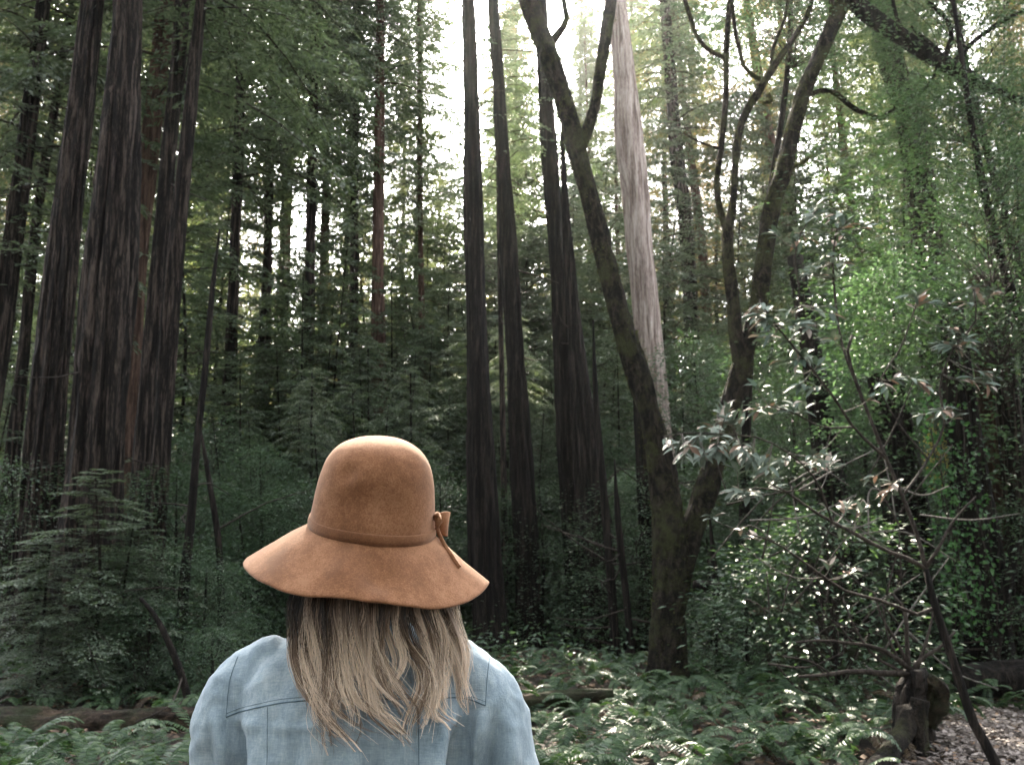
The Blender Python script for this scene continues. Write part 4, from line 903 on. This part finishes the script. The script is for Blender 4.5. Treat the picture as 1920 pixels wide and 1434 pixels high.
for s in (-1, 1):
    tb(g, [(.019 + s * .070, .01, 1.585, .008), (.019 + s * .076, .0, 1.57, .013), (.019 + s * .070, .008, 1.545, .007)], 8, 8)   # ears
    ex = .265 if s > 0 else .215; wx = .27 if s > 0 else .22
    tb(g, [(s * .12, 0, 1.355, .045), (s * .175, 0, 1.33, .044), (s * .20, 0, 1.24, .040), (s * ex, .0, 1.10, .038), (s * (ex + wx) / 2, .09, .98, .034), (s * wx, .17, .90, .026)], 26, 14)
    h = np.array([s * wx, .17, .90]); hd = unit(np.array([0, .35, -.94])); sd_ = np.array([s, 0, 0.])
    tb(g, [(*h, .024), (*(h + hd * .045), .030), (*(h + hd * .085), .027)], 8, 12)
    for q, (off, ln) in enumerate(((-.026, .066), (-.009, .078), (.009, .074), (.025, .058))):
        b0 = h + hd * .08 + np.array([0, off * .94, off * .35]); b1 = b0 + hd * ln * .5; b2 = b0 + hd * ln * .95 - sd_ * .02
        tb(g, [(*b0, .0095), (*b1, .0088), (*b2, .007)], 8, 8)
    b0 = h + hd * .03 + np.array([0, .022, 0]); tb(g, [(*b0, .012), (*(b0 + np.array([-s * .006, .03, -.02])), .0105), (*(b0 + np.array([-s * .015, .045, -.052])), .008)], 8, 8)
    tb(g, [(s * .085, 0, .92, .088), (s * .095, 0, .78, .08), (s * .095, .01, .50, .055), (s * .095, -.015, .36, .056), (s * .095, -.01, .10, .038), (s * .095, -.01, .05, .04), (s * .10, .09, .035, .034), (s * .10, .16, .028, .022)], 40, 16)
bm_ = remeshed(g, .0055, 4); bm_.materials.clear(); bm_.materials.append(M['skin']); bm_.name = 'body'
body = link('body', bm_, PT)
for s in (-1, 1):
    g = Geo(); loft(g, [(.018 + s * .03, .088, 1.580, .004, .004), (.018 + s * .03, .090, 1.586, .013, .010), (.018 + s * .03, .090, 1.592, .013, .010), (.018 + s * .03, .088, 1.598, .004, .004)], 14, 8, 2); g.obj('eye', M['eye'], PT)
g = Geo()   # trousers and boots (below the frame)
loft(g, [(0, 0, .80, .165, .12), (0, 0, .88, .175, .125), (0, 0, 1.0, .168, .12)])
for s in (-1, 1): tb(g, [(s * .088, 0, .93, .095), (s * .098, 0, .78, .092), (s * .098, .01, .5, .07), (s * .097, -.01, .12, .062)], 24, 18)
mt = remeshed(g, .009, 6); mt.materials.clear(); mt.materials.append(M['dark_denim']); link('trousers', mt, PT)
for s in (-1, 1):
    g = Geo(); tb(g, [(s * .097, -.01, .26, .066), (s * .097, -.01, .12, .058), (s * .097, -.01, .06, .056)], 10, 16); tb(g, [(s * .097, -.03, .045, .05), (s * .10, .06, .045, .048), (s * .102, .15, .038, .036), (s * .102, .19, .034, .022)], 14, 14)
    mb = remeshed(g, .008, 4); mb.materials.clear(); mb.materials.append(M['boot']); link('boot', mb, PT)

# shirt
g = Geo()
loft(g, [(0, .0, .78, .185, .135), (0, 0, .92, .178, .13), (.005, 0, 1.08, .170, .122), (.008, 0, 1.20, .180, .125), (.008, 0, 1.28, .190, .124), (.006, 0, 1.335, .190, .115), (.004, .0, 1.375, .170, .098), (.003, .002, 1.410, .140, .082), (.002, .004, 1.436, .108, .072), (0, .006, 1.462, .078, .066), (0, .008, 1.485, .060, .060)], 56, 60, 2.35)
tb(g, [(-.10, 0, 1.405, .045), (-.155, 0, 1.372, .056), (-.180, 0, 1.325, .064), (-.184, 0, 1.25, .063), (-.184, .005, 1.16, .059), (-.196, .02, 1.07, .056), (-.215, .085, .985, .05), (-.222, .14, .93, .042)], 40, 26)
tb(g, [(.10, 0, 1.412, .045), (.158, 0, 1.385, .054), (.196, 0, 1.345, .062), (.222, 0, 1.26, .064), (.246, .005, 1.17, .060), (.268, .01, 1.08, .056), (.27, .085, .985, .05), (.272, .14, .93, .042)], 40, 26)
sm = remeshed(g, .0052, 9)
n = len(sm.vertices); vc = np.zeros(n * 3, np.float32); vn = np.zeros(n * 3, np.float32); sm.vertices.foreach_get('co', vc); sm.vertices.foreach_get('normal', vn)
vc = vc.reshape(-1, 3).astype(float); vn = vn.reshape(-1, 3).astype(float)
def fold(v, a, b, w, amp, sharp=1.0):
    """a soft crease along the segment a-b in the x-z plane of the back"""
    p = v[:, [0, 2]]; a = np.array(a); b = np.array(b); d = b - a; t = np.clip(((p - a) @ d) / (d @ d), 0, 1); q = p - (a + t[:, None] * d); dist = np.linalg.norm(q, axis=1)
    return amp * np.exp(-(dist / w) ** 2) * np.sin(np.clip(t, 0.02, .98) * math.pi) ** .5
back = np.clip(-vn[:, 1] * 1.6, 0, 1); disp = np.zeros(n)
yoke = 1.318
below = np.clip((yoke - vc[:, 2]) / .05, 0, 1)
xw = vc[:, 0] + .018 * np.sin(vc[:, 2] * 23); disp += back * below * (.0055 * np.sin(xw * 92 + 1.1) + .0050 * np.sin(xw * 57 + 2.6 + 4 * vc[:, 2])) * (abs(vc[:, 0]) < .17)
for a, b, w, amp in [((-.165, 1.33), (-.135, 1.20), .016, -.010), ((-.145, 1.335), (-.10, 1.17), .014, .007), ((-.19, 1.33), (-.168, 1.21), .012, .007), ((-.205, 1.30), (-.20, 1.18), .014, -.006),
                     ((.178, 1.335), (.150, 1.18), .015, -.014), ((.205, 1.345), (.172, 1.20), .013, .010), ((.225, 1.33), (.205, 1.19), .012, -.009), ((.150, 1.34), (.118, 1.20), .014, .008), ((.245, 1.31), (.236, 1.18), .012, .007), ((.215, 1.26), (.19, 1.15), .011, -.008), ((.180, 1.29), (.160, 1.10), .012, -.014), ((-.172, 1.27), (-.160, 1.12), .012, -.012),
                     ((-.10, 1.40), (-.16, 1.36), .016, .004), ((.11, 1.41), (.17, 1.385), .014, -.004), ((.03, 1.31), (.05, 1.15), .012, -.005), ((-.06, 1.31), (-.075, 1.15), .012, -.005), ((.105, 1.31), (.095, 1.14), .010, -.006), ((-.02, 1.30), (-.03, 1.16), .010, .004)]:
    disp += fold(vc, a, b, w, amp * 1.9) * np.clip(.3 + back, 0, 1)
disp += .0042 * vnoise(vc * np.array([24, 24, 15]), 41) + .0020 * vnoise(vc * 55, 42) + .0008 * vnoise(vc * 120, 43)
zy = np.interp(vc[:, 0], [-.23, -.17, -.10, 0, .10, .16, .20], [1.295, 1.312, 1.328, 1.333, 1.332, 1.328, 1.318]); disp += back * .0016 * np.sin(vc[:, 0] * 210 + 3 * np.sin(vc[:, 0] * 37)) * np.exp(-((vc[:, 2] - zy + .004) / .012) ** 2)
disp += back * .0028 * np.exp(-((vc[:, 2] - yoke - .006) / .006) ** 2) * (abs(vc[:, 0]) < .165)    # the yoke stands proud of the back panel
vc += vn * disp[:, None]
sm.vertices.foreach_set('co', vc.astype(np.float32).ravel()); sm.update(); sm.materials.clear(); sm.materials.append(M['denim']); sm.name = 'shirt'
sm.polygons.foreach_set('use_smooth', np.ones(len(sm.polygons), bool))
shirt = link('shirt', sm, PT)
bvh = BVHTree.FromPolygons([Vector(v) for v in vc], [tuple(p.vertices) for p in sm.polygons])
def on_shirt(x, z, lift=0.0):
    h = bvh.ray_cast(Vector((x, -1.0, z)), Vector((0, 1, 0)))
    if h[0] is None: return None
    return np.array(h[0]) + np.array(h[1]) * lift
def seam(px_pts, rad=.0011, name='seam', off=0.0, lift=.0002, n=60):
    loc = [np.array(P(a, b, PY - .11)) - po for a, b in px_pts]; c = catmull(np.array(loc), n); pts = [on_shirt(x, z + off, lift) for x, _, z in c]; pts = [p for p in pts if p is not None]
    g = Geo(); tube(g, np.array(pts), rad, 6); g.obj(name, M['seam'], shirt)
YK = [(405, 1356), (440, 1342), (500, 1325), (560, 1316), (640, 1312), (740, 1312), (820, 1314), (880, 1322), (909, 1332)]
seam(YK, .0011); seam(YK, .0004, 'stitching', .005); seam([(418, 1243), (411, 1280), (407, 1320), (405, 1356)], .0006); seam([(921, 1212), (915, 1250), (911, 1290), (909, 1332)], .0006)
seam([(497, 1328), (499, 1370), (502, 1440), (503, 1500)], .0005); seam([(783, 1316), (784, 1370), (786, 1440), (788, 1500)], .0007)
# collar
g = Geo(); a = np.linspace(-math.pi * .95, math.pi * .95, 40) - math.pi / 2
for (r0, z0), (r1, z1) in (((.064, 1.452), (.067, 1.500)), ((.067, 1.500), (.088, 1.452))):
    q0 = np.stack([r0 * np.cos(a), r0 * np.sin(a) * .95 + .008, np.full(40, z0)], -1); q1 = np.stack([r1 * np.cos(a), r1 * np.sin(a) * .95 + .008, np.full(40, z1)], -1); i = np.arange(39)
    g.add(np.vstack([q0, q1]), np.stack([i, i + 1, i + 41, i + 40], -1))
co_ = g.obj('collar', M['denim'], PT); sdm = co_.modifiers.new('thickness', 'SOLIDIFY'); sdm.thickness = .002

# ------------------------------------------------------------------ hat
HY = 1.575; hc = P(698, 991, HY)
HT = thing('felt_hat', 'tan felt hat with wide drooping brim and thin side bow worn by the person', 'hat', tuple(hc), rot=(math.radians(-13.5), math.radians(4.5), 0))
# rotation about x by a negative angle lowers the back (towards the camera)... see below
HT.rotation_euler = (math.radians(14.0), math.radians(7.0), 0)
m_hat = HT.rotation_euler.to_matrix()
def revolve(g, prof, nseg=128, fn=None, thick=0):
    a = np.linspace(0, 2 * math.pi, nseg, endpoint=False); pr = np.array(prof)
    R = pr[:, 0:1] * np.ones((1, nseg)); Zz = pr[:, 1:2] * np.ones((1, nseg)); A = np.ones((len(pr), 1)) * a
    if fn: R, Zz = fn(R, Zz, A)
    v = np.stack([R * np.cos(A), R * np.sin(A), Zz], -1); n = len(pr); i = np.arange(n - 1)[:, None] * nseg; j = np.arange(nseg)[None]; j2 = (j + 1) % nseg
    g.add(v.reshape(-1, 3), np.stack([i + j, i + j2, i + nseg + j2, i + nseg + j], -1).reshape(-1, 4))
pc = catmull(np.array([(.0965, -.004), (.0955, .012), (.0935, .035), (.0915, .055), (.087, .083), (.078, .108), (.062, .128), (.038, .140), (.015, .1435), (.0005, .144)]), 44)
def crown_fn(R, Zz, A):
    x, y = np.cos(A), np.sin(A); k = np.clip(Zz / .144, 0, 1)
    # a shallow dent high on the back left and soft waviness of the felt
    d1 = np.exp(-(((A - (math.pi * 1.36)) / .20) ** 2 + ((Zz - .098) / .013) ** 2)); d2 = np.exp(-(((A - (math.pi * 1.55)) / .55) ** 2 + ((Zz - .058) / .03) ** 2))
    d3 = np.exp(-(((A - (math.pi * 1.44)) / .14) ** 2 + ((Zz - .090) / .012) ** 2))
    nz = vnoise(np.stack([x * 2.4, y * 2.4, Zz * 24], -1), 51) * .0016
    R2 = R * (1 + .012 * np.cos(2 * A)) + (nz - 0.0060 * d1 - .0085 * d2 + .0035 * d3) * np.minimum(1, R / .05)
    return R2, Zz + .003 * (1 - k) * 0 + .002 * k * np.cos(A - 1.0) * np.minimum(1, R / .04)
g = Geo(); revolve(g, pc, 144, crown_fn); g.obj('crown', M['felt'], HT)
def brim_fn(R, Zz, A):
    k = np.clip((R - .094) / .10, 0, 1.2)
    w = .012 * np.cos(2 * (A - 4.62)) * 0 + .005 * np.sin(3 * A + .3) + .0035 * np.sin(5 * A + 1.9)
    bk = np.clip(-np.sin(A), 0, 1)
    dz = w * k ** 1.5 + .006 * bk * k
    dz = dz - .045 * k * np.clip(np.sin(A), 0, 1) ** .75
    bump = -.014 * np.exp(-((A - 4.95) / .16) ** 2) * np.exp(-((k - .45) / .3) ** 2) + .006 * np.exp(-((A - 4.62) / .2) ** 2) * np.exp(-((k - .6) / .35) ** 2)
    return R * (1 + (.008 * np.sin(2 * A + .5) - .03 + .050 * abs(np.cos(A)) ** 10) * k), Zz + dz + bump + .0012 * vnoise(np.stack([np.cos(A) * R * 40, np.sin(A) * R * 40, R * 0], -1), 52) * k
T_ = .0032
top = catmull(np.array([(.094, .002), (.100, -.003), (.118, -.0145), (.148, -.036), (.174, -.0550), (.1865, -.0645)]), 26)
edge = np.array([(.1878, -.0665), (.1870, -.0688)]); bot = top[::-1] + np.array([-.0016, -.0034])
g = Geo(); revolve(g, np.vstack([top, edge, bot]), 192, brim_fn); g.obj('brim', M['felt'], HT)
band = [(.0958, -.0015), (.0988, -.0005), (.0992, .006), (.0978, .0135), (.0968, .0150), (.0938, .0152)]
g = Geo(); revolve(g, band, 144, lambda R, Zz, A: (R * (1 + .012 * np.cos(2 * A)), Zz + .001 * np.sin(3 * A))); g.obj('hat_band', M['felt_band'], HT)
# bow at the right side: a round loop behind, a knot and one hanging tail
inv = m_hat.inverted()
def hp(px, py, y): return np.array(inv @ (P(px, py, y) - hc))
def strap(g, pts, wdir, width, thick=.0022, n=24):
    c = catmull(np.array(pts), n); Tn = unit(np.gradient(c, axis=0)); w = np.array(wdir, float); w = unit(w[None] - Tn * (Tn @ w)[:, None]); nn = np.cross(Tn, w)
    wd_ = np.broadcast_to(np.asarray(width), (n,))[:, None]
    q = [c - w * wd_ / 2 - nn * thick / 2, c + w * wd_ / 2 - nn * thick / 2, c + w * wd_ / 2 + nn * thick / 2, c - w * wd_ / 2 + nn * thick / 2]
    v = np.stack(q, 1).reshape(-1, 3); i = np.arange(n - 1)[:, None] * 4; j = np.arange(4)[None]; j2 = (j + 1) % 4
    g.add(v, [np.stack([i + j, i + j2, i + 4 + j2, i + 4 + j], -1).reshape(-1, 4), np.array([[3, 2, 1, 0], [(n - 1) * 4, (n - 1) * 4 + 1, (n - 1) * 4 + 2, (n - 1) * 4 + 3]])])
g = Geo(); y0 = HY - .008
strap(g, [hp(812, 980, y0 + .008), hp(826, 977, y0 + .012), hp(836, 979, y0 + .020), hp(839, 983, y0 + .032), hp(832, 986, y0 + .044), hp(813, 985, y0 + .042)], (0, 0, 1), np.interp(np.linspace(0, 1, 24), [0, .25, .5, .75, 1], [.018, .032, .038, .032, .018])); g.obj('bow_loop', M['felt'], HT)
g = Geo(); strap(g, [hp(814, 968, y0 - .004), hp(820, 972, y0 - .014), hp(823, 980, y0 - .014), hp(819, 988, y0 - .004)], (.35, .2, 1), .0105, .004, 14); strap(g, [hp(812, 966, y0 - .006), hp(820, 964, y0 - .012), hp(826, 972, y0 - .004)], (0, 1, .2), .012, .003, 12); g.obj('bow_knot', M['felt_band'], HT)
tail = []
def brim_z(x, y):
    R = math.hypot(x, y); return float(np.interp(R, top[:, 0], top[:, 1]))
for k, (px, py) in enumerate([(818, 985), (824, 1002), (834, 1022), (846, 1040), (856, 1056), (862, 1064)]):
    # find the depth at which this pixel meets the brim, then stay just above it
    best = min((abs(hp(px, py, y)[2] - brim_z(*hp(px, py, y)[:2]) - .004), y) for y in np.linspace(HY - .16, HY - .0, 120)); tail.append(hp(px, py, best[1]))
g = Geo(); strap(g, tail, (1, -.3, .5), np.linspace(.0052, .0068, 24), .003); g.obj('bow_tail', M['felt'], HT)

# ------------------------------------------------------------------ hair
r = np.random.default_rng(12)
hg = Geo()
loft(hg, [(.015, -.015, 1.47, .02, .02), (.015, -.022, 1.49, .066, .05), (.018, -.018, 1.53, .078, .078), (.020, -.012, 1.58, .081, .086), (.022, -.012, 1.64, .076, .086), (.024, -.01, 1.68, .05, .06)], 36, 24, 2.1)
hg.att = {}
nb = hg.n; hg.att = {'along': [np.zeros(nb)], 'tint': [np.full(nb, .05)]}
YB = np.array([(1.60, .070), (1.54, .086), (1.50, .102), (1.46, .108), (1.42, .112), (1.38, .124), (1.33, .138), (1.28, .146), (1.20, .150)])[::-1]
def hair_y(x, z):
    y = -np.interp(z, YB[:, 0], YB[:, 1]) + .35 * max(0, abs(x - .01) - .06) ** 1.0
    h = on_shirt(x, z)
    if h is not None and z < 1.47: y = min(y, h[1] - .007)
    return y
LOCKS = [  # px polyline from the brim to the tip, strands, root spread px, tint
 ([(560, 1096), (546, 1130), (548, 1190), (560, 1245), (580, 1300), (606, 1340), (640, 1408)], 190, 12, .30),
 ([(575, 1096), (566, 1150), (566, 1210), (580, 1265), (606, 1320), (640, 1370), (668, 1418)], 200, 14, .38),
 ([(590, 1096), (584, 1150), (590, 1220), (602, 1280), (612, 1330), (600, 1352)], 150, 13, .55),
 ([(605, 1096), (600, 1150), (606, 1220), (618, 1285), (632, 1345), (684, 1402)], 190, 14, .50),
 ([(620, 1096), (618, 1160), (624, 1230), (634, 1290), (650, 1335), (690, 1366), (724, 1367)], 170, 13, .34),
 ([(632, 1096), (628, 1150), (638, 1220), (652, 1270), (660, 1320), (650, 1390)], 150, 13, .46),
 ([(650, 1096), (646, 1140), (656, 1200), (672, 1260), (680, 1310), (720, 1345), (778, 1381)], 200, 14, .62),
 ([(668, 1096), (678, 1130), (672, 1190), (664, 1235), (672, 1265), (694, 1278), (720, 1279)], 150, 9, .95),
 ([(662, 1096), (668, 1150), (680, 1220), (694, 1280), (712, 1322), (752, 1362), (784, 1404)], 190, 14, .56),
 ([(690, 1096), (694, 1160), (706, 1230), (724, 1290), (752, 1330), (776, 1365)], 140, 14, .45),
 ([(704, 1096), (702, 1160), (700, 1200), (712, 1240), (736, 1275), (758, 1320), (780, 1345)], 140, 12, .55),
 ([(718, 1096), (716, 1170), (722, 1220), (736, 1258), (752, 1300), (776, 1330), (784, 1352)], 130, 12, .35),
 ([(735, 1096), (734, 1160), (738, 1200), (744, 1240), (740, 1290), (756, 1330)], 110, 12, .50),
 ([(750, 1096), (748, 1160), (762, 1210), (784, 1245), (800, 1290), (792, 1340), (778, 1390), (786, 1412)], 190, 12, .40),
 ([(768, 1096), (772, 1150), (792, 1195), (808, 1240), (812, 1290), (800, 1345), (784, 1400)], 190, 13, .48),
 ([(785, 1096), (790, 1140), (804, 1180), (816, 1230), (812, 1290), (808, 1340), (836, 1366), (842, 1386)], 180, 12, .80),
 ([(800, 1096), (806, 1140), (826, 1190), (836, 1240), (828, 1290), (820, 1335), (852, 1364)], 190, 12, .62),
 ([(814, 1096), (822, 1140), (838, 1185), (848, 1235), (860, 1285), (868, 1325), (880, 1344)], 180, 12, .86),
 ([(826, 1096), (836, 1140), (848, 1190), (862, 1230), (876, 1280), (880, 1318), (874, 1340)], 150, 11, .70),
 ([(836, 1096), (844, 1140), (852, 1190), (866, 1215), (892, 1230)], 70, 8, .6)]
def strand_block(LK, radius, nseg=18):
    for pts, ns, sp_, tint in LK:
        c3 = []
        for k, (px, py) in enumerate(pts):
            q = np.array(P(px, py, PY - .115)) - po; c3.append((q[0], q[2]))
        c = catmull(np.array([(a, 0, b) for a, b in c3]), nseg); y = np.array([hair_y(a[0], a[2]) for a in c]); y = np.convolve(np.pad(y, 1, 'edge'), [.25, .5, .25], 'valid'); c[:, 1] = y
        t = np.linspace(0, 1, nseg); tail = len(pts) <= 4; t0 = .6 if tail else .06
        # each lock is a handful of sub-locks, each with its own wave and tone, each of many strands
        nsub = max(3, ns // 19); lph = r.uniform(0, 6.28)
        for b in range(nsub):
            u = r.normal(0, .74, 2); spr = sp_ * pxm(PY) * (1 - .30 * t - .45 * t ** 4); ph = r.uniform(0, 6.28, 2); am = r.uniform(.003, .011); fr = r.uniform(5, 10)
            lw = np.sin(t * 9.5 + lph) * .0085 * np.clip(t * 2 - .5, 0, 1)
            so_ = np.stack([u[0] * spr + lw + am * np.sin(t * fr + ph[0]) * t ** .5, -abs(u[1]) * spr * .5 + .5 * am * np.sin(t * fr * .8 + ph[1]) * t, 0 * t], -1)
            stint = np.clip(tint * .85 + r.normal(0, .36), 0, 1.25); e0 = r.uniform(.70, 1.0)
            for s in range(ns // nsub):
                v = r.normal(0, 1, 3); w = .0033 * (1 - .45 * t - .30 * t ** 6); fly = r.random() < .13
                off = so_ + np.stack([v[0] * w + .0007 * np.sin(t * r.uniform(6, 13) + v[2] * 3) * t, v[1] * w * .6 - .0008 * r.random(), 0 * t], -1)
                if fly: off = off + np.stack([r.normal(0, .018) * t ** 2, -abs(r.normal(0, .006)) * t, r.normal(0, .008) * t ** 2], -1)
                m = max(6, int(nseg * min(1, e0 * r.uniform(.80, 1.06)))); q = (c + off)[:m]
                tube(hg, q, np.linspace(radius, radius * .45, m), 3, cap=False, along=np.clip(np.interp(t0 + t[:m] * (1 - t0), [0, .18, .50, .72, 1], [.06, .26, .9, 1, .62]) + r.normal(0, .05), 0, 1), tint=np.clip(stint + r.normal(0, .09), 0, 1.1))  # brown roots, darkened further to paint in the shade under the brim
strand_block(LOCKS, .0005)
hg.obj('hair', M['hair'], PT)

# ------------------------------------------------------------------ the air of the wood: one closed box of thin haze round everything
g = Geo(); box(g, (0, 75, 31), (360, 250, 66)); hz_ = g.mesh('haze', None, False)
hm = bpy.data.materials.new('haze'); hm.use_nodes = True; ht = hm.node_tree; ht.nodes.remove(ht.nodes['Principled BSDF'])
pv = ht.nodes.new('ShaderNodeVolumePrincipled'); pv.inputs['Color'].default_value = (.93, .95, .96, 1); pv.inputs['Density'].default_value = .00022; pv.inputs['Anisotropy'].default_value = .8
ht.links.new(pv.outputs[0], ht.nodes['Material Output'].inputs['Volume']); hz_.materials.append(hm)
tag(link('haze', hz_), kind='stuff')
